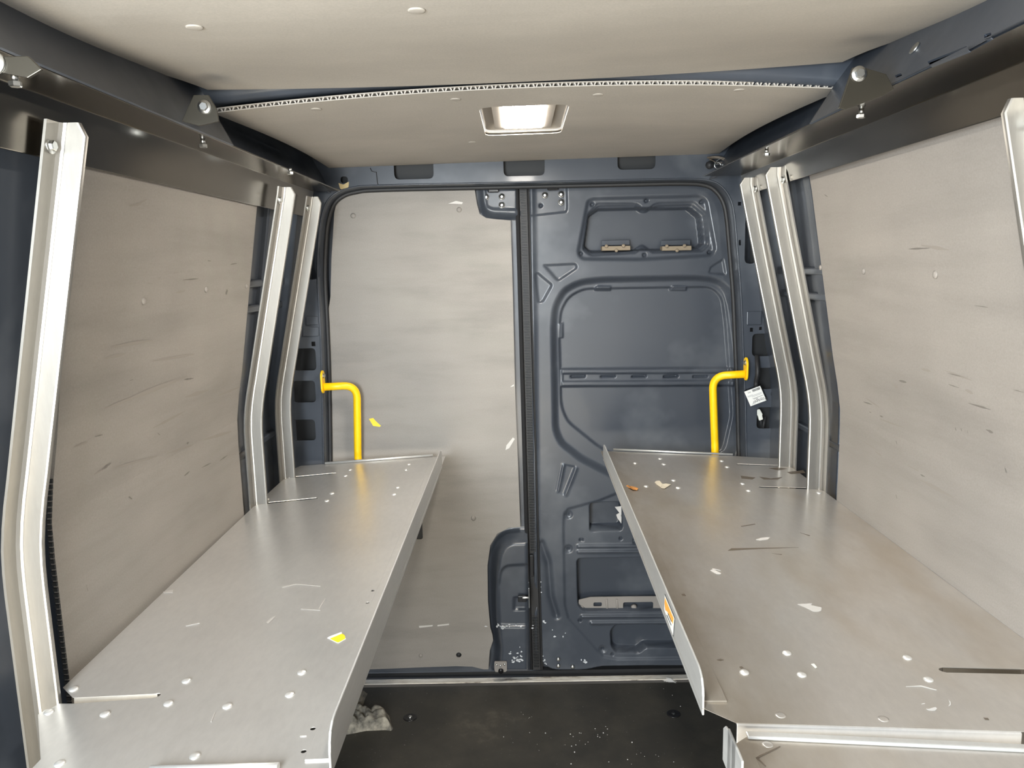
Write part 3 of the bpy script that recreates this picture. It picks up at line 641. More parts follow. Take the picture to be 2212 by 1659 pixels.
# rear panel, with a cut-out for the lamp
HX0, HX1, HY0, HY1 = -0.090, 0.135, 1.985, 2.385
ys = sorted(set(list(np.linspace(1.80, 2.928, 12)) + [HY0, HY1]))
def rxs(y):
    t = (y - 1.80) / 1.128; b = 0.022 * math.sin(math.pi * min(max(t, 0), 1))
    return (-0.681 - 0.012 * t + b, 0.733 + 0.010 * t - b * 1.3)
rp = thing('ceiling_lining_panel', (0.03, 2.3, 2.0), 'grey fluted ceiling lining panel at the rear, holding the lit lamp', 'lining panel')
cut = rrect(HX0, HY0, HX1, HY1, 0.03, 6)
def crown_panel(name, mt, parent, outer_fn, y0, y1, zf, th, hole=None, nx=48, ny=40):
    X = np.linspace(0, 1, nx + 1); Y = np.linspace(y0, y1, ny + 1); m_ = MB(); v = []
    for y in Y:
        a, b = outer_fn(y)
        for t in X:
            x = a + (b - a) * t; v.append([x, y])
    v = np.array(v)
    if hole is not None:     # pull the vertices nearest the outline on to it
        d = sdist(v, hole); c = np.array([(HX0 + HX1) / 2, (HY0 + HY1) / 2])
    n = len(v); q = lambda i, j: j * (nx + 1) + i; keep = set()
    for j in range(ny):
        for i in range(nx):
            cc = (v[q(i, j)] + v[q(i + 1, j + 1)]) / 2
            if hole is not None and sdist(cc[None], hole)[0] < 0: continue
            keep.add((i, j))
    if hole is not None:
        edge = set()
        for (i, j) in keep:
            for di, dj in ((0, 0), (1, 0), (1, 1), (0, 1)):
                k = (i + di, j + dj)
                if any(not ((k[0] - a_, k[1] - b_) in keep) and 0 <= k[0] - a_ < nx and 0 <= k[1] - b_ < ny for a_ in (0, 1) for b_ in (0, 1)): edge.add(k)
        H_ = np.array(hole); H2 = np.roll(H_, -1, 0)
        for k in edge:
            p = v[q(*k)]; best = None
            for a_, b_ in zip(H_, H2):
                e = b_ - a_; t = np.clip(((p - a_) @ e) / (e @ e), 0, 1); z_ = a_ + e * t; dd = np.hypot(*(p - z_))
                if best is None or dd < best[0]: best = (dd, z_)
            v[q(*k)] = best[1]
    vv = [(p[0], p[1], float(zf(p[0], p[1]))) for p in v]; vv = vv + [(a, b, c + th) for a, b, c in vv]; f = []
    for (i, j) in keep:
        a, b, c, d_ = q(i, j), q(i + 1, j), q(i + 1, j + 1), q(i, j + 1)
        f += [(a, b, c, d_), (d_ + n, c + n, b + n, a + n)]
        for di, dj, e0, e1 in ((0, -1, a, b), (1, 0, b, c), (0, 1, c, d_), (-1, 0, d_, a)):
            if (i + di, j + dj) not in keep: f.append((e0, e1, e1 + n, e0 + n))
    return m_.add(vv, f, False).build(name, mt, parent)
TH = 0.0022
crown_panel('lower_skin', 'liner_roof', rp, rxs, 1.800, 2.928, rz, TH, cut, 64, 48)
crown_panel('upper_skin', 'liner_roof', rp, rxs, 1.800, 2.928, lambda x, y: rz(x, y) + 0.0085, 0.0022, rrect(HX0 - .002, HY0 - .002, HX1 + .002, HY1 + .002, 0.03, 6), 64, 48)
m_ = MB(); xa, xb = rxs(1.80); k = 0; x = xa + 0.006
while x < xb - 0.01:            # cores of the twin-wall board on the open front edge
    z0 = rz(x, 1.80) + TH - 0.0002; z1 = z0 + 0.0068
    m_.add([(x, 1.8012, z0), (x + 0.003, 1.8012, z0), (x + 0.0065, 1.8012, z1), (x + 0.0025, 1.8012, z1), (x, 1.83, z0), (x + 0.003, 1.83, z0), (x + 0.0065, 1.83, z1), (x + 0.0025, 1.83, z1)], [(0, 1, 2, 3), (4, 7, 6, 5), (0, 4, 5, 1), (1, 5, 6, 2), (2, 6, 7, 3), (3, 7, 4, 0)])
    m_.add([(x + 0.0145, 1.8012, z0), (x + 0.0175, 1.8012, z0), (x + 0.0150, 1.8012, z1), (x + 0.0110, 1.8012, z1), (x + 0.0145, 1.83, z0), (x + 0.0175, 1.83, z0), (x + 0.0150, 1.83, z1), (x + 0.0110, 1.83, z1)], [(0, 1, 2, 3), (4, 7, 6, 5), (0, 4, 5, 1), (1, 5, 6, 2), (2, 6, 7, 3), (3, 7, 4, 0)])
    x += 0.0185
m_.build('fluted_core', 'core', rp)
m_ = MB(); secs = [[(x, 1.832, rz(x, 1.8) + 0.001), (x, 1.832, rz(x, 1.8) + 0.0095)] for x in np.linspace(xa + .002, xb - .002, 30)]; m_.loft(secs); m_.build('core_back', 'core', rp)
for px, py in ((683, 236), (984, 214), (1292, 204), (1597, 194), (1020, 307)):
    q = onP(px, py, (0, 0, 2.018), (0, 0, 1)); z = rz(q[0], q[1]); q = onP(px, py, (0, 0, z), (0, 0, 1)); z = rz(q[0], q[1])
    MB().lathe([(0.013, 0), (0.0125, 0.0012), (0.009, 0.0016)], (q[0], q[1], z), (0, 0, -1), 24).build('push_rivet', 'liner_roof', rp)
# front panel
def fxs(y):
    t = (1.745 - y) / 0.565
    a = -0.668 - 0.085 * min(max(t, 0), 1); b = 0.705 + 0.075 * min(max(t, 0), 1)
    return a, b
fp = thing('ceiling_lining_panel', (0.02, 0.9, 2.0), 'large sagging grey ceiling lining panel overhead, in front of the roof bow', 'lining panel')
crown_panel('board', 'liner_roof', fp, fxs, YF + 0.05, 1.745, fz, 0.006, None, 40, 60)
for px, py in ((420, 58), (900, 22)):
    q = onP(px, py, (0, 0, 2.0), (0, 0, 1)); z = fz(q[0], q[1]); q = onP(px, py, (0, 0, z), (0, 0, 1)); z = fz(q[0], q[1])
    MB().lathe([(0.013, 0), (0.0125, 0.0015), (0.010, 0.0022)], (q[0], q[1], z), (0, 0, -1), 24).build('push_rivet', 'liner_roof', fp)

# ------------------------------------------------------------------ lamp
lx, ly = (HX0 + HX1) / 2, (HY0 + HY1) / 2
lz = float(rz(lx, ly))
lm = thing('ceiling_lamp', (lx, ly, lz), 'lit square lamp recessed in the rear ceiling lining', 'lamp')
m_ = MB()
# surround: sloping sides up into the cut-out
o_ = rrect(HX0 + .002, HY0 + .002, HX1 - .002, HY1 - .002, 0.03, 6); i_ = rrect(HX0 + .030, HY0 + .03, HX1 - .030, HY1 - .03, 0.02, 6)
n_ = len(o_); v = [(p[0], p[1], lz + 0.012) for p in o_] + [(p[0], p[1], lz + 0.030) for p in i_]
m_.add(v, [(k, (k + 1) % n_, n_ + (k + 1) % n_, n_ + k) for k in range(n_)], True)
m_.build('surround', 'grey_plastic', lm)
m_ = MB(); m_.plate(rrect(HX0 + .020, HY0 + .02, HX1 - .020, HY1 - .02, 0.02), [], lambda u, v, w: (u, v, lz + 0.030 + w), 0.02); m_.build('housing', 'grey_plastic', lm)
LX0, LX1 = lx - 0.057, lx + 0.055
m_ = MB(); m_.plate(rrect(LX0 - .026, HY0 + .020, LX1 + .026, HY1 - .025, 0.012), [], lambda u, v, w: (u, v, lz + 0.012 + w), 0.018); m_.build('cover', 'grey_plastic', lm, bevel=0.004)
m_ = MB(); m_.plate(rrect(LX0, HY0 + .024, LX1, HY1 - .040, 0.012), [], lambda u, v, w: (u, v, lz + 0.0095 + w), 0.0024); m_.build('lens', 'lens', lm, bevel=0.001, label='glowing white lens')

# ------------------------------------------------------------------ rails
def rail(side, zc, xc, xin, zb_, y0, y1, lab, bolts):
    s = -1 if side < 0 else 1; r = thing('roof_rail', (xc, (y0 + y1) / 2, zc), lab, 'rail')
    t = 0.004
    secs = []
    xb_ = xc + s * 0.020 if side < 0 else xc + s * 0.016
    for y in (y0, y1):
        secs.append([(xin, y, zc), (xc, y, zc), (xb_, y, zb_), (xb_ + s * t, y, zb_), (xc + s * t, y, zc + t), (xin, y, zc + t)])
    MB().loft(secs, True, False, True).build('angle', 'rail', r, bevel=0.0015)
    for px, py in bolts:
        q = onP(px, py, (0, 0, zc - 0.012), (0, 0, 1)); bolt_mb((q[0], q[1], zc), (0, 0, -1), 0.0085, 0.009, 0.008, False).build('bolt', 'zinc', r)
    return r
RL = rail(-1, 1.918, -0.735, -0.640, 1.826, YF + .1, 2.85, 'dark metal rail along the top of the left wall', [(33, 180), (439, 314), (627, 373)])
RR = rail(1, 1.934, 0.790, 0.660, 1.865, YF + .1, 2.80, 'dark metal rail along the top of the right wall', [(1860, 250), (1656, 333)])
# brackets up to the roof bow
def bracket(side, pts, Y, bolt_px, lab, zr, xo):
    p0, d, nrm, fn, inv, ln = cant(side); Y = min(Y, min(inv(*p)[0] for p in pts) - 0.012)
    lp = [(lambda q: (q[0], q[2]))(onY(*p, Y)) for p in pts]
    x = sum(p[0] for p in lp) / len(lp); r = thing('rail_bracket', (x, Y, min(p[1] for p in lp)), lab, 'bracket')
    MB().plate(lp, [], lambda u, v, w: (u, Y + w, v), 0.005).build('plate', 'steel_dark', r, bevel=0.001)
    q = onY(*bolt_px, Y)
    MB().lathe([(0.013, 0), (0.013, 0.002), (0.0125, 0.003)], q, (0, -1, 0), 24).build('washer', 'zinc', r)
    bolt_mb(q, (0, -1, 0), 0.0085, 0.008, 0, False).build('bolt', 'zinc', r)
    return r
bracket(1, [(1842, 146), (1858, 143), (1915, 160), (1932, 192), (1905, 208), (1828, 236), (1812, 234)], 1.752, (1855, 160), 'dark steel bracket with a bright bolt above the right rail', 1.94, 0.7)
bracket(-1, [(418, 205), (450, 205), (468, 236), (472, 262), (430, 272), (392, 262)], 1.752, (442, 231), 'dark steel bracket with a bright bolt above the left rail', 1.93, -0.65)
bracket(-1, [(-30, 128), (0, 122), (58, 120), (64, 124), (90, 150), (60, 168), (-30, 150)], 1.16, (-12, 136), 'dark steel bracket above the rail at the top left corner', 1.93, -0.7)

# ------------------------------------------------------------------ uprights
UP = [(0.50, -0.833), (1.10, -0.833), (1.14, -0.832), (1.18, -0.829), (1.22, -0.823), (1.26, -0.815), (1.30, -0.8055), (1.885, -0.673)]
def ux(z): return float(np.interp(z, [p[0] for p in UP], [p[1] for p in UP]))
def upright(side, Y, ztop, lab, dx=0.0, fl=0.036, web=0.046):
    s = 1 if side < 0 else -1
    def X(x): return (x + dx) if side < 0 else mir(x) + dx
    zs = [0.50, 1.10, 1.14, 1.18, 1.22, 1.26, 1.30, 1.5, 1.7, ztop - 0.022, ztop]
    r = thing('upright_post', (X(-0.85), Y, 0.5), lab, 'upright', 'bent aluminium shelf uprights')
    t = 0.0045
    m_ = MB(); secs = []
    for i, z in enumerate(zs):
        xi = ux(z); xo = xi - web
        if i == len(zs) - 1: xi -= 0.014          # chamfered top corner
        # cross-section: flange (towards the viewer, on the wall), web, small return lip
        secs.append([(X(xo), Y - fl, z), (X(xo + t), Y - fl, z), (X(xo + t * 1.2), Y - 0.006, z), (X(xo + t * 2.2), Y - 0.001, z), (X(xo + web * 0.30), Y, z), (X(xo + web * 0.34), Y - 0.0012, z), (X(xi - 0.004), Y - 0.0012, z), (X(xi - 0.001), Y, z), (X(xi), Y + 0.003, z), (X(xi), Y + t + 0.003, z), (X(xi - 0.004), Y + t + 0.002, z), (X(xo), Y + t, z)])
    n = len(secs[0])
    for k in range(n): m_.loft([[q[k], q[(k + 1) % n]] for q in secs], False, True)
    m_.add(secs[-1], [list(range(n))]); m_.add(secs[0], [list(range(n))[::-1]])
    m_.build('channel', 'post', r, recalc=False)
    zz = ztop - 0.038; xo = ux(zz) - web + t
    bolt_mb((X(xo), Y - fl * 0.55, zz), (s, 0, 0), 0.0085, 0.008, 0, True).build('bolt', 'zinc', r)
    return r
upright(-1, 1.270, 1.880, 'aluminium upright nearest on the left wall, in front of the lining panel', dx=-0.008, web=0.048)
upright(-1, 2.405, 1.890, 'aluminium upright on the left wall at the far end of the lining panel')
upright(-1, 2.715, 1.888, 'aluminium upright on the left wall nearest the rear doors', dx=0.001)
upright(1, 1.262, 1.880, 'aluminium upright cut off by the frame on the right wall', dx=0.006, web=0.05)
upright(1, 2.385, 1.912, 'aluminium upright on the right wall at the far end of the lining panel', dx=-0.006, web=0.05)
upright(1, 2.665, 1.912, 'aluminium upright on the right wall nearest the rear doors', dx=-0.003, web=0.05)

# ------------------------------------------------------------------ shelves
class Deck:
    def __init__(s, xi, zi, xo, zo): s.xi, s.zi, s.xo, s.zo = xi, zi, xo, zo; s.k = (zo - zi) / (xo - xi); s.n = (-s.k, 0, 1)
    def z(s, x): return s.zi + (x - s.xi) * s.k
    def at(s, px, py): return onP(px, py, (s.xi, 0, s.zi), s.n)
    def fn(s, u, v, w): return (u, v, s.z(u) + w)
DLf = Deck(-0.295, 0.906, -0.869, 0.890); DRt = Deck(0.290, 0.920, 0.951, 0.911)

def slotpath(xw, deck, pin, yw, w, s):     # visit a slot open to the wall edge, walking towards the viewer
    e = 0.020; q = deck.at(*pin); xs, y = q[0], q[1]
    return [(xw, yw + w / 2 + e), (xw - s * 0.010, yw + w / 2 + e * 0.3), (xw - s * 0.022, yw + w / 2), (xs + s * w / 2, y + w / 2), (xs + s * w * .15, y + w * .3), (xs, y), (xs + s * w * .15, y - w * .3), (xs + s * w / 2, y - w / 2), (xw - s * 0.022, yw - w / 2), (xw - s * 0.010, yw - w / 2 - e * 0.3), (xw, yw - w / 2 - e)]
def make_lip(deck, root, A, B, hgt, s, nr, fr, foot='alu_r'):
    """angle strip: one leg flat on the deck, one standing up; A near point, B far point of its foot"""
    A = Vector(A); B = Vector(B); Ln = (B - A).length; d = (B - A) / Ln
    T = [(0, .35), (.004, .62), (.012, .84), (.026, .97), (.042, 1.0)] if nr else [(0, 1.0)]
    T = T + [(Ln * k, 1.0) for k in (.25, .5, .75)] + ([(Ln - .07, 1.0), (Ln - .03, .97), (Ln - .010, .88), (Ln, .72)] if fr else [(Ln, 1.0)])
    t = s * 0.0035; k = deck.k; v = []; f = []; secs = []
    for a, h in T:
        p = A + d * a; z = deck.z(p.x)
        secs.append([(p.x, p.y, z - 0.012), (p.x, p.y, z + hgt * h), (p.x + t, p.y, z + hgt * h), (p.x + t, p.y, z - 0.012)])
    m = MB().loft(secs, True, False, True)
    p, q = A + d * 0.018, B - d * 0.01
    lo = []
    for r in (p, q):
        lo.append([(r.x + t, r.y, deck.z(r.x + t)), (r.x + s * 0.045, r.y, deck.z(r.x + s * .045)), (r.x + s * 0.045, r.y, deck.z(r.x + s * .045) + 0.003), (r.x + t, r.y, deck.z(r.x + t) + 0.003)])
    MB().loft(lo, True, False, True).build('lip_foot', foot, root, bevel=0.0006, seg=1)
    return m.build('lip', 'lip', root, bevel=0.0009, seg=1)
def put_rivets(deck, root, pts, name='rivet', flatr=False):
    rm = None
    for px, py in pts:
        q = deck.at(px, py)
        if rm is None:
            pr_ = [(0.0085, -0.002), (0.0083, 0.0012), (0.0066, 0.0028), (0.0035, 0.0038), (0.0008, 0.0041)]
            if flatr: pr_ = [(0.0085, -0.002), (0.0083, 0.0004), (0.006, 0.0008), (0.001, 0.0009)]
            o = rm = MB().lathe(pr_, (0, 0, 0), (0, 0, 1), 18).build(name, 'rivet' if not flatr else 'alu_r', None); o.parent = root
        else:
            o = rm.copy(); COL.objects.link(o)
        o.parent = root; o.location = Vector(q) - base_of(root)
def flatpatch(deck, root, name, mt, polys, lift=0.0006, label=None, th=0.0004):
    for pts in polys:
        o = MB().plate([tuple(deck.at(*p)[:2]) for p in pts], [], lambda u, v, w: deck.fn(u, v, lift + w), th).build(name, mt, root, label=label)
    return o
def holes_of(deck, pts, r=0.0045): return [[(q[0] + r * math.cos(a), q[1] + r * math.sin(a)) for a in np.linspace(0, 2 * math.pi, 12, endpoint=False)] for q in [deck.at(*p) for p in pts]]
def XY(deck, *pts): return [tuple(deck.at(*p)[:2]) for p in pts]

# left shelf
dk = DLf; root = thing('shelf', (-0.58, 1.95, 0.89), 'aluminium shelf along the left wall with a yellow sticker on its deck', 'shelf', 'fold-down aluminium shelves')
lp = XY(dk, (945, 986), (650, 1006), (622, 1018)) + slotpath(dk.xo, dk, (729, 1022), 2.720, 0.015, -1) + slotpath(dk.xo, dk, (687, 1076), 2.409, 0.015, -1)
lp += XY(dk, (136, 1485), (157, 1506), (166, 1507), (335, 1498.5), (345, 1497), (348, 1500), (343, 1504), (332, 1507.5), (160, 1520), (128, 1520), (110, 1530), (98, 1533), (82, 1544), (88, 1640), (70, 1659), (40, 1690), (300, 1672), (712, 1662), (830, 1345))
lp[-1] = tuple(dk.at(828, 1353)[:2])
_A, _B = dk.at(716, 1659), dk.at(955, 1003)
lp = [p for p in lp[:-2]] + [(float(_A[0]), float(_A[1]) - 0.006), (float(_B[0]), lp[0][1])]
lp[0] = (float(_B[0]) - 0.01, lp[0][1])
LH = holes_of(dk, [(676, 1574), (656, 1623), (805, 1276), (794, 1302)])
MB().plate(lp, LH, lambda u, v, w: dk.fn(u, v, w - 0.001), 0.001).build('deck', 'alu', root)
put_rivets(dk, root, [(883, 1003), (877, 1015), (756, 1015), (746, 1028), (859, 1053), (851, 1068), (717, 1066), (706, 1082), (576, 1079), (626, 1031), (159, 1489), (403, 1471), (652, 1453), (626, 1501), (364, 1520), (491, 1526), (227, 1543), (106, 1539), (421, 1634), (129, 1650)])
make_lip(dk, root, _A, dk.at(955, 1003), 0.062, -1, True, True, 'alu')
a, b = dk.at(702, 1003.5), dk.at(935, 986); MB().tube([(a[0], a[1], a[2] + 0.005), (b[0], b[1], b[2] + 0.005)], 0.0048, 10).build('hem', 'lip', root)
a, b = dk.at(325, 1672), dk.at(602, 1665); MB().tube([(a[0], a[1], a[2] + 0.006), (b[0], b[1], b[2] + 0.006)], 0.007, 10).build('hem', 'lip', root)
# rounded return under the edge of the near slot
def slot_return(deck, root, pa, pb, mt):
    a, b = deck.at(*pa), deck.at(*pb)
    MB().hexa([(a[0], a[1], a[2] - 0.0005), (b[0], b[1], b[2] - 0.0005), (b[0], b[1] + 0.0015, b[2] - 0.0005), (a[0], a[1] + 0.0015, a[2] - 0.0005)], [(a[0], a[1] - 0.004, a[2] - 0.022), (b[0], b[1] - 0.004, b[2] - 0.022), (b[0], b[1] - 0.0025, b[2] - 0.022), (a[0], a[1] - 0.0025, a[2] - 0.022)]).build('slot_flange', mt, root)
slot_return(dk, root, (160, 1506), (340, 1497.5), 'post')
flatpatch(dk, root, 'sticker', 'paper', [[(707, 1379), (711, 1376), (738, 1366), (739, 1371), (746, 1375), (747, 1381), (731, 1390), (727, 1389)]], label='yellow sticker with a torn white edge')
flatpatch(dk, root, 'sticker', 'stick_y', [[(713, 1381), (737, 1371), (741, 1371), (745.5, 1375), (746, 1381), (731, 1389), (727, 1388)]], 0.0012, label='yellow print of the torn sticker')
flatpatch(dk, root, 'scratch', 'scratch', [[(650, 1315), (690, 1318), (692, 1319.5), (650, 1316.5)], [(688, 1315), (702, 1293), (703, 1294), (690, 1316)], [(352, 1279), (375, 1274), (373, 1281), (354, 1282)], [(575, 1345), (590, 1332), (596, 1332), (580, 1348)], [(430, 1345), (400, 1352), (402, 1353), (431, 1347)], [(455, 1560), (463, 1540), (465, 1540), (457, 1560)], [(648, 1590), (662, 1589), (662, 1590.5), (648, 1591.5)], [(608, 1268), (640, 1261), (690, 1266), (692, 1267), (640, 1263), (610, 1270)]], label='pale scratch')
flatpatch(dk, root, 'screw_hole_shade', 'ink', [[(803.0, 1275.0), (806.6, 1275.0), (806.6, 1277.4), (803.0, 1277.4)]], 0.0003)  # flat black patch painting the shade in the screw hole

# right shelf
dk = DRt; root = thing('shelf', (0.62, 1.95, 0.90), 'soiled aluminium shelf along the right wall with an orange warning label on its lip', 'shelf', 'fold-down aluminium shelves')
_A, _B = dk.at(1517, 1531), dk.at(1303, 987)
lp = [(float(_B[0]), float(dk.at(1325, 974)[1]))] + XY(dk, (1584, 985), (1690, 991), (1703, 997)) + slotpath(dk.xo, dk, (1590, 1003), 2.669, 0.015, 1) + slotpath(dk.xo, dk, (1638, 1052), 2.389, 0.015, 1)
lp += slotpath(dk.xo, dk, (2028, 1447), 1.266, 0.018, 1)
lp += [(0.951, 1.10)] + XY(dk, (2208, 1580), (1590, 1561), (1522, 1531)) + [(float(_A[0]), float(_A[1]))]
MB().plate(lp, [], lambda u, v, w: dk.fn(u, v, w - 0.001), 0.001).build('deck', 'alu_r', root)
put_rivets(dk, root, [(1700, 1411), (1608, 1453), (1732, 1458), (1960, 1421), (2006, 1468), (1559, 996), (1571, 1009), (1604, 1045), (1617, 1060), (1694, 1002), (1751, 1050), (1769, 1065), (1372, 1001), (1426, 991), (1434, 1003), (1396, 1051), (1455, 1038), (1465, 1054)])
put_rivets(dk, root, [(1686, 1545), (1908, 1553), (1537, 1496)], 'flush_rivet', True)
make_lip(dk, root, _A, _B, 0.056, 1, True, True)
a, b = dk.at(1325, 973), dk.at(1583, 984); MB().tube([(a[0], a[1], a[2] + 0.004), (b[0], b[1], b[2] + 0.004)], 0.0042, 10).build('hem', 'lip', root)
# front stiffener: an angle under the near edge
a, b = dk.at(1591, 1561), dk.at(2206, 1580)
m_ = MB(); secs = []
for q in (a, b): secs.append([(q[0], q[1] + 0.05, q[2] - 0.0012), (q[0], q[1] + 0.002, q[2] - 0.0012), (q[0], q[1] - 0.001, q[2] - 0.0005), (q[0], q[1] - 0.003, q[2] - 0.003), (q[0], q[1] - 0.003, q[2] - 0.045), (q[0], q[1], q[2] - 0.045), (q[0], q[1], q[2] - 0.004), (q[0], q[1] + 0.05, q[2] - 0.003)])
m_.loft(secs, True, False, True); m_.build('stiffener', 'alu', root, bevel=0.001)
slot_return(dk, root, (2036, 1442.5), (2205, 1447.5), 'rail')
flatpatch(dk, root, 'label_residue', 'residue', [[(1723, 1306), (1755, 1304), (1752, 1308), (1775, 1313), (1774, 1320), (1768, 1322), (1757, 1322), (1740, 1313)], [(1633, 1166), (1645, 1162), (1663, 1161), (1659, 1166), (1642, 1168)], [(1534, 1233), (1540, 1230), (1558, 1239), (1556, 1241), (1548, 1241)], [(1538, 1228), (1556, 1232), (1557, 1234), (1540, 1230)], [(1990, 1570 - 48), (1996, 1519), (1998, 1521)], [(2049, 1512), (2054, 1517), (2054, 1524), (2049, 1527), (2052, 1520)], [(2001, 1532), (2006, 1532), (2021, 1528), (2024, 1532), (2020, 1536), (2005, 1535)], [(1957, 1484), (1990, 1481), (2024, 1491), (2022, 1492), (1990, 1484)]], label='pale remnant of a torn label')
flatpatch(dk, root, 'clear_scrap', 'white_plastic', [[(1752, 1437), (1759, 1436), (1765, 1444), (1761, 1446)]], 0.002)
flatpatch(dk, root, 'stain', 'stain', [[(1548, 1426), (1556, 1424), (1564, 1426), (1556, 1428)], [(1597, 1441), (1602, 1440), (1606, 1443), (1600, 1445)], [(2124, 1551), (2134, 1552), (2137, 1556), (2128, 1555)], [(1472, 1284), (1478, 1283), (1482, 1288), (1475, 1287)], [(1580, 1185), (1640, 1184), (1725, 1183), (1640, 1186), (1572, 1190)], [(1600, 1137), (1630, 1132), (1632, 1133), (1602, 1138)], [(1668, 1196), (1690, 1198), (1688, 1199)], [(1728, 1151), (1750, 1157), (1748, 1158)], [(1700, 1020), (1735, 1016), (1740, 1022), (1708, 1024)], [(1640, 1030), (1665, 1034), (1690, 1031), (1680, 1036), (1650, 1036)], [(1600, 1028), (1632, 1032), (1625, 1036), (1602, 1034)], [(1660, 1012), (1680, 1010), (1700, 1013), (1680, 1016)]], 0.0004, label='dark stain')
# warning label on the standing face of the lip
def lipface(px, py):
    p0 = Vector(_A) ; d = (Vector(_B) - p0).normalized(); n = d.cross(Vector((0, 0, 1)))
    return Vector(onP(px, py, p0, n)) + n * (0.0009 if n.x < 0 else -0.0009)
def lippatch(name, mt, pts, lift, label=None, parent=None):
    P = [lipface(*p) for p in pts]; n = (P[1] - P[0]).cross(P[2] - P[1]).normalized()
    if n.x > 0: n = -n
    v = [tuple(p + n * lift) for p in P] + [tuple(p + n * (lift - 0.0004)) for p in P]; m = len(P)
    return MB().add(v, [list(range(m)), list(range(m, 2 * m))[::-1]] + [(i, (i + 1) % m, (i + 1) % m + m, i + m) for i in range(m)]).build(name, mt, parent, label=label)
wl = lippatch('warning_label', 'ink', [(1437, 1283), (1458.5, 1335), (1455.5, 1375), (1435.5, 1318)], 0.0002, 'orange and white warning label with a black border', root)
lippatch('label_ground', 'paper', [(1437.2, 1285.5), (1457.8, 1335.5), (1455, 1372), (1436, 1317.5)], 0.0005, None, wl)
lippatch('orange_panel', 'orange', [(1438, 1291), (1457, 1336), (1455, 1348), (1448, 1330), (1443, 1321), (1439, 1318), (1437, 1303)], 0.0008, None, wl)
lippatch('text_line', 'ink', [(1441, 1328), (1443, 1329), (1452, 1350), (1451, 1351)], 0.0008, None, wl)
lippatch('text_line', 'ink', [(1444, 1325), (1445.3, 1325.5), (1452.4, 1342), (1451.6, 1343)], 0.0009, None, wl)

# next shelf towards the viewer, at the bottom right
DR2 = Deck(0.290, 0.908, 0.951, 0.899); dk = DR2
root = thing('shelf', (0.62, 0.95, 0.89), 'aluminium shelf cut off by the lower right corner, ahead of the soiled shelf', 'shelf', 'fold-down aluminium shelves')
_A2, _B2 = dk.at(1600, 1725), dk.at(1561, 1625)
p0, p1 = dk.at(1612, 1592), dk.at(2212, 1636)
lp = [(float(p0[0]), float(p0[1])), (0.951, float(p1[1])), (0.951, 0.75), (float(_A2[0]), 0.75), (float(_B2[0]), float(_B2[1]) - 0.0), ]
MB().plate(lp, [], lambda u, v, w: dk.fn(u, v, w - 0.001), 0.001).build('deck', 'alu_r', root)
make_lip(dk, root, _A2, _B2, 0.056, 1, False, True)
m_ = MB(); secs = []
for q in (p0, (0.945, p1[1], dk.z(0.945))): secs.append([(q[0], q[1] + 0.006, q[2] + 0.0005), (q[0], q[1] + 0.006, q[2] + 0.007), (q[0], q[1] - 0.006, q[2] + 0.006), (q[0], q[1] - 0.008, q[2] + 0.0005)])
m_.loft(secs, True, False, True); m_.build('hem', 'lip', root, bevel=0.002)
flatpatch(dk, root, 'stain', 'stain', [[(1632, 1638), (1640, 1633), (1684, 1613), (1686, 1614), (1642, 1636), (1638, 1640)], [(1633, 1638), (1637, 1637), (1655, 1656), (1654, 1657)]], 0.0005)
put_rivets(dk, root, [(1658, 1608), (1609, 1646)], 'flush_rivet', True)

# things lying on the right shelf
dk = DRt
def litter(name, mt, pts, label, cat, curl=0.004, vein=None):
    P = [dk.at(*p) for p in pts]; c = sum(P) / len(P); m_ = MB(); n = len(P)
    vt = [(p[0], p[1], p[2] + 0.0015 + curl * ((i % 3) / 2.0)) for i, p in enumerate(P)]; v = vt + [(a, b, z + 0.0008) for a, b, z in vt] + [(c[0], c[1], c[2] + 0.001), (c[0], c[1], c[2] + 0.002 + curl * .4)]
    f = [(2 * n, (i + 1) % n, i) for i in range(n)] + [(2 * n + 1, i + n, (i + 1) % n + n) for i in range(n)] + [(i, (i + 1) % n, (i + 1) % n + n, i + n) for i in range(n)]
    o = MB().add(v, f).build(name, mt); tag(o, label, cat)
    return o
litter('dry_leaf', 'leaf', [(1350, 1053), (1356, 1050), (1360, 1054), (1367, 1052), (1373, 1055), (1379, 1059), (1376, 1060.5), (1367, 1060), (1361, 1058), (1354, 1056)], 'small orange brown dry leaf on the right shelf beside its lip', 'leaf')
litter('paper_scrap', 'scrap', [(1414, 1043), (1419, 1040.5), (1425, 1041), (1432, 1047), (1438, 1046), (1449, 1049), (1441, 1053), (1436, 1057), (1429, 1057), (1426, 1053), (1419, 1049)], 'torn beige paper scrap on the far end of the right shelf', 'scrap', 0.002)

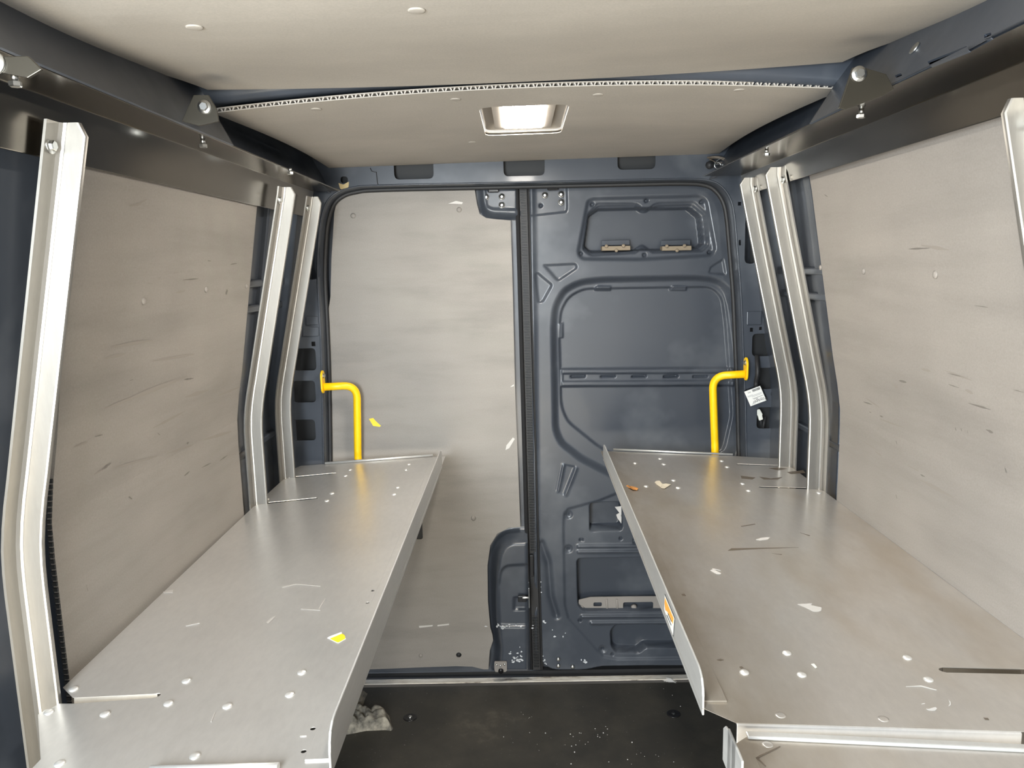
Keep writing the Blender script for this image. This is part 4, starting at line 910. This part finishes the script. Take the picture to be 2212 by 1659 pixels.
# ------------------------------------------------------------------ grab handles
def handle(side, px_fl, px_h, px_v, lab):
    Y = 2.905
    f = onY(*px_fl, Y); a = onY(*px_h, Y + 0.045); b = onY(*px_v, Y + 0.058)
    s = 1 if side < 0 else -1
    r = thing('grab_handle', tuple(f), lab, 'grab handle')
    path = arcpath([(f[0], f[1], f[2]), (a[0], a[1], a[2]), (b[0], b[1], b[2]), (b[0] + s * 0.0, b[1] + 0.0, 0.35), (f[0] + s * 0.0, f[1], 0.28)], 0.055, 8)
    MB().tube(path, 0.0148, 18).build('bar', 'yellow', r)
    # oblong foot plate standing on the pillar return
    pts = []
    for k in range(24):
        an = 2 * math.pi * k / 24; pts.append((0.024 * math.cos(an), 0.020 + 0.026 * math.sin(an) + (0.018 if math.sin(an) > 0 else -0.018)))
    MB().plate(pts, [], lambda u, v, w: (f[0] - s * 0.003 + s * w, f[1] + u, f[2] + v), 0.006).build('foot_plate', 'yellow', r, bevel=0.001)
    bolt_mb((f[0] + s * 0.003, f[1], f[2] + 0.044), (s, 0, 0), 0.007, 0.007, 0, True).build('bolt', 'zinc', r)
    return r
handle(-1, (698, 836), (771, 832), (773, 990), 'yellow tubular grab handle on the left rear pillar')
handle(1, (1611, 808), (1539, 812), (1545, 980), 'yellow tubular grab handle on the right rear pillar')

# ------------------------------------------------------------------ control module hanging on the right pillar
Yb = 2.905
c4 = [onY(*p, Yb) for p in [(1607, 846), (1642, 833), (1656, 868), (1621, 878)]]     # corners of the white label face
E0 = Vector(c4[0]); U = Vector(c4[1]) - E0; V = Vector(c4[3]) - E0
r = thing('control_module', tuple(sum(c4) / 4), 'small black box with a white printed label hanging on the right rear pillar', 'electronic module')
m_ = MB(); back = Vector((0, 0.022, 0)); sh = Vector((0.010, 0, 0.004))
m_.hexa([E0, E0 + U, E0 + U + V, E0 + V], [E0 + back + sh, E0 + U + back + sh, E0 + U + V + back + sh, E0 + V + back + sh]); m_.build('case', 'black_plastic', r, bevel=0.001)
def onlabel(u, v, lift): return tuple(E0 + U * u + V * v + Vector((0, -lift, 0)))
def lq(name, mt, rects, lift, parent, label=None):
    m_ = MB()
    for (u0, v0, u1, v1) in rects:
        q = [onlabel(u0, v0, lift), onlabel(u1, v0, lift), onlabel(u1, v1, lift), onlabel(u0, v1, lift)]; q2 = [onlabel(u0, v0, lift - .0003), onlabel(u1, v0, lift - .0003), onlabel(u1, v1, lift - .0003), onlabel(u0, v1, lift - .0003)]
        m_.hexa(q, q2)
    return m_.build(name, mt, parent, label=label)
lab = lq('label', 'paper', [(0.01, 0.01, 0.99, 0.99)], 0.0008, r, 'white printed label')
bars = []; x = 0.46; random.seed(3)
while x < 0.93:
    w_ = random.choice([0.010, 0.016, 0.024]); bars.append((x, 0.06, x + w_, 0.21)); x += w_ + random.choice([0.010, 0.016])
lq('barcode', 'ink', bars, 0.0012, lab)
def text(body, u, v, size, mt, parent, name='lettering', shear=0.0, align='CENTER'):
    cu = bpy.data.curves.new(name, 'FONT'); cu.body = body; cu.size = size; cu.align_x = align; cu.align_y = 'CENTER'; cu.shear = shear; cu.resolution_u = 3
    tmp = bpy.data.objects.new(name, cu); COL.objects.link(tmp)
    dg = bpy.context.evaluated_depsgraph_get(); me = bpy.data.meshes.new_from_object(tmp.evaluated_get(dg)); bpy.data.objects.remove(tmp)
    me.materials.clear(); me.materials.append(M[mt]); me.name = name
    o = bpy.data.objects.new(name, me); COL.objects.link(o)
    ux = -U.normalized(); uz = V.normalized(); c = Vector(onlabel(u, v, 0.0013)) - base_of(parent)
    # the label hangs upside down
    n = ux.cross(uz)
    for vv in me.vertices: vv.co = c + ux * vv.co.x + uz * vv.co.y
    o.parent = parent; return o
text('Voyager', 0.66, 0.83, 0.0175, 'ink', lab, shear=0.15)
text('PIC', 0.25, 0.15, 0.008, 'ink', lab)
lq('small_print', 'greyink', [(0.30, 0.585, 0.92, 0.62), (0.34, 0.64, 0.60, 0.665), (0.10, 0.40, 0.92, 0.425), (0.30, 0.47, 0.90, 0.495), (0.08, 0.345, 0.40, 0.365), (0.12, 0.90, 0.36, 0.92)], 0.0011, lab)
a = Vector(onlabel(0.78, 0.0, -0.008)); top = onY(1635, 768, 2.92); midp = onY(1637, 808, 2.89)
MB().tube(arcpath([tuple(top), tuple(midp), tuple(a + Vector((0, 0, 0.02))), tuple(a)], 0.05, 6), 0.0085, 12).build('cable', 'rubber', r)
MB().lathe([(0.007, -0.008), (0.007, 0.008)], a + Vector((0, 0, 0.006)), (0, 0.2, 1), 14).build('connector', 'zinc', r)
q = [onY(*p, 2.945) for p in [(1633, 884), (1640, 883), (1646, 894), (1645, 897), (1647, 905), (1639, 908), (1636, 898), (1634, 896)]]
m_ = MB().plate([(p[0], p[2]) for p in q], [], lambda u, v, w: (u, 2.935 + w, v), 0.014)
t = thing('wire_plug', tuple(q[5]), 'white plastic wire plug inside the lowest opening of the right rear pillar', 'plug')
m_.build('housing', 'white_plastic', t, bevel=0.002)
a, b = onY(1643, 908, 2.945), onY(1640, 930, 2.96); MB().tube([tuple(a), tuple((a + b) / 2 + np.array([0.006, 0, 0])), tuple(b)], 0.003, 8).build('wire', 'rubber', t)
a, b = onY(1652, 900, 2.955), onY(1648, 926, 2.945); MB().tube([tuple(a), tuple(b)], 0.005, 8).build('wire', 'rubber', t)
# loose wiring at the upper right corner
r = thing('wire_bundle', tuple(onY(1555, 350, 2.90)), 'dark wire bundle tucked in the upper right rear corner', 'wiring')
for k in range(9):
    p = [onY(1530 + random.uniform(-5, 6), 350 + random.uniform(-10, 10), 2.90), onY(1556 + random.uniform(-6, 6), 345 + random.uniform(-10, 12), 2.885), onY(1585, 350 + random.uniform(-10, 6), 2.88), onY(1600 + random.uniform(-4, 6), 345 + random.uniform(-8, 8), 2.9)]
    MB().tube(arcpath([tuple(v) for v in p], 0.04, 4), 0.003, 6).build('wire', random.choice(['rubber', 'stain', 'black_plastic']), r)
c = onY(1550, 357, 2.88); MB().tube([(c[0] + 0.011 * math.cos(a), 2.88, c[2] + 0.011 * math.sin(a)) for a in np.linspace(0, 2 * math.pi, 20, endpoint=False)], 0.0018, 6, closed=True).build('clip_ring', 'zinc', r)
MB().lathe([(0.014, 0), (0.014, 0.02)], onY(1532, 357, 2.90), (0, -1, 0), 16).build('grommet', 'rubber', r)

# ------------------------------------------------------------------ floor, threshold and what lies on it
def onF(px, py, z=None): return onP(px, py, (0, 0, ZF if z is None else z), (0, 0, 1))
a, b = onF(700, 1478), onF(700, 1467)
y0, y1 = 0.5 * (onF(800, 1478)[1] + onF(1400, 1471)[1]), 0.5 * (onF(800, 1468)[1] + onF(1400, 1462)[1])
m_ = MB().box((-0.78, y0, ZF), (0.87, y1, ZF + 0.004)); th = m_.build('threshold_strip', 'sill', None, bevel=0.001); tag(th, 'worn aluminium threshold strip along the rear edge of the floor', 'threshold strip')
struct('trim_4', MB().box((-0.85, y1, ZF - 0.06), (0.93, 3.06, ZF - 0.004)), 'rubber', 'black step tread below the doors')
m_ = MB().box((-0.85, 3.060, ZF - 0.06), (0.93, 3.09, ZF + 0.012)); struct('trim_5', m_, 'rubber', 'black rubber sill seal below the doors')
for k, (px, py, lab) in enumerate(((886, 1550, 'round black floor fixing near the crumpled rag'), (1455, 1542, 'round black floor fixing below the right shelf'))):
    q = onF(px, py); r = thing('floor_fixing', tuple(q), lab, 'floor fixing')
    MB().lathe([(0.027, 0), (0.027, 0.001), (0.024, 0.0025), (0.020, 0.002), (0.014, 0.0015)], q, (0, 0, 1), 28).build('ring', 'black_plastic', r)
    MB().lathe([(0.008, 0), (0.008, 0.004), (0.006, 0.006), (0.002, 0.0065)], q, (0, 0, 1), 14).build('bolt', 'zinc' if k == 0 else 'dark', r)
def cloth(name, pts, hgt, mt, label, cat, seed, yscale=1.0):
    rng = np.random.RandomState(seed); poly = np.array([onF(*p)[:2] for p in pts]); lo, hi = poly.min(0) - 0.005, poly.max(0) + 0.005
    st = 0.004; xs = np.arange(lo[0], hi[0], st); yv = np.arange(lo[1], hi[1], st); X, Y = np.meshgrid(xs, yv); P = np.stack([X.ravel(), Y.ravel()], 1)
    d = -sdist(P, poly); h = np.zeros(len(P))
    for k in range(7):
        an = rng.uniform(-0.5, 0.9); fr = rng.uniform(30, 85); ph = rng.uniform(0, 6.3); h += np.abs(np.sin((P[:, 0] * math.sin(an) + P[:, 1] * math.cos(an)) * fr + ph + 1.6 * np.sin(P[:, 0] * 40 + ph))) / (1 + k * 0.35)
    h = h / h.max(); z = ZF - 0.003 + sstep(d / 0.03 + 0.05) * ((0.30 + 0.70 * h) * hgt + 0.004)
    n = X.shape; idx = np.arange(len(P)).reshape(n); f = []
    for j in range(n[0] - 1):
        for i in range(n[1] - 1):
            q = (idx[j, i], idx[j, i + 1], idx[j + 1, i + 1], idx[j + 1, i])
            if all(d[k] > -0.003 for k in q): f.append(q)
    o = MB().add([(p[0], p[1], zz) for p, zz in zip(P, z)], f, True).build(name, mt, None); 
    tag(o, label, cat); return o
cloth('rag', [(720, 1590), (742, 1556), (762, 1532), (800, 1541), (822, 1538), (842, 1545), (846, 1562), (851, 1574), (846, 1580), (832, 1578), (790, 1580), (740, 1590)], 0.055, 'rag', 'crumpled grimy grey rag on the floor under the left shelf', 'rag', 4)
cloth('glove', [(740, 1535), (772, 1500), (790, 1494), (796, 1498), (790, 1512), (786, 1524), (770, 1532)], 0.035, 'rag', 'dark grey crumpled glove on the floor behind the rag', 'glove', 9)
o = cloth('tape_scrap', [(1428, 1463), (1440, 1461), (1456, 1465), (1468, 1478), (1462, 1480), (1450, 1474), (1434, 1470)], 0.012, 'residue', 'torn pale tape strip lying over the threshold strip', 'tape', 5)
m_ = MB(); random.seed(12)
for k in range(46):
    px, py = random.choice([(1155, 1545), (1148, 1560), (1140, 1600), (1420, 1635), (1250, 1600), (1450, 1500), (1300, 1590), (1380, 1640), (1200, 1620)]); px += random.gauss(0, 26); py += random.gauss(0, 16)
    if py > 1656 or py < 1485: continue
    q = onF(px, py); rr = random.uniform(0.0008, 0.0026)
    m_.lathe([(rr, 0), (rr * .8, rr * .7), (rr * .2, rr)], q, (0, 0, 1), 6, smooth=False)
o = m_.build('grit', 'residue'); tag(o, 'pale grit and crumbs scattered on the black floor', 'grit', kind='stuff')

# ------------------------------------------------------------------ light
w = bpy.data.worlds.new('daylight'); sc.world = w; w.use_nodes = True
nt = w.node_tree; tc = nt.nodes.new('ShaderNodeTexCoord'); sx = nt.nodes.new('ShaderNodeSeparateXYZ'); cr = nt.nodes.new('ShaderNodeValToRGB'); mr = nt.nodes.new('ShaderNodeMapRange')
nt.links.new(tc.outputs['Generated'], sx.inputs[0]); mr.inputs['From Min'].default_value = -1; nt.links.new(sx.outputs['Z'], mr.inputs['Value']); nt.links.new(mr.outputs[0], cr.inputs[0])
e = cr.color_ramp.elements; e[0].position = 0.47; e[0].color = (1.0, 0.945, 0.85, 1); e[1].position = 0.53; e[1].color = (0.42, 0.47, 0.54, 1)
nt.links.new(cr.outputs[0], nt.nodes['Background'].inputs[0]); nt.nodes['Background'].inputs[1].default_value = 1.9
def area(name, loc, target, sx, sy, power, col):
    l = bpy.data.lights.new(name, 'AREA'); l.shape = 'RECTANGLE'; l.size = sx; l.size_y = sy; l.energy = power; l.color = col
    o = bpy.data.objects.new(name, l); COL.objects.link(o); o.location = loc
    o.rotation_euler = (Vector(target) - Vector(loc)).to_track_quat('-Z', 'Y').to_euler(); return o
area('daylight_fill', (-0.66, -0.35, 1.55), (0.62, 1.25, 0.80), 0.8, 0.8, 86, (0.86, 0.94, 1.0))  # added area lamp for daylight from behind left; no door there
area('ground_bounce_fill', (-0.38, -0.75, 0.22), (0.05, 0.75, 2.0), 0.9, 0.8, 32, (1.0, 0.91, 0.74))  # added low lamp imitating ground bounce, brightens the near ceiling

sc.view_settings.view_transform = 'Standard'; sc.view_settings.look = 'None'; sc.view_settings.exposure = 0.6; sc.view_settings.gamma = 1.0
sc.view_settings.use_curve_mapping = False
sc.cycles.use_denoising = True
sc.cycles.max_bounces = 10; sc.cycles.diffuse_bounces = 6; sc.cycles.glossy_bounces = 6
sc.cycles.sample_clamp_indirect = 6.0
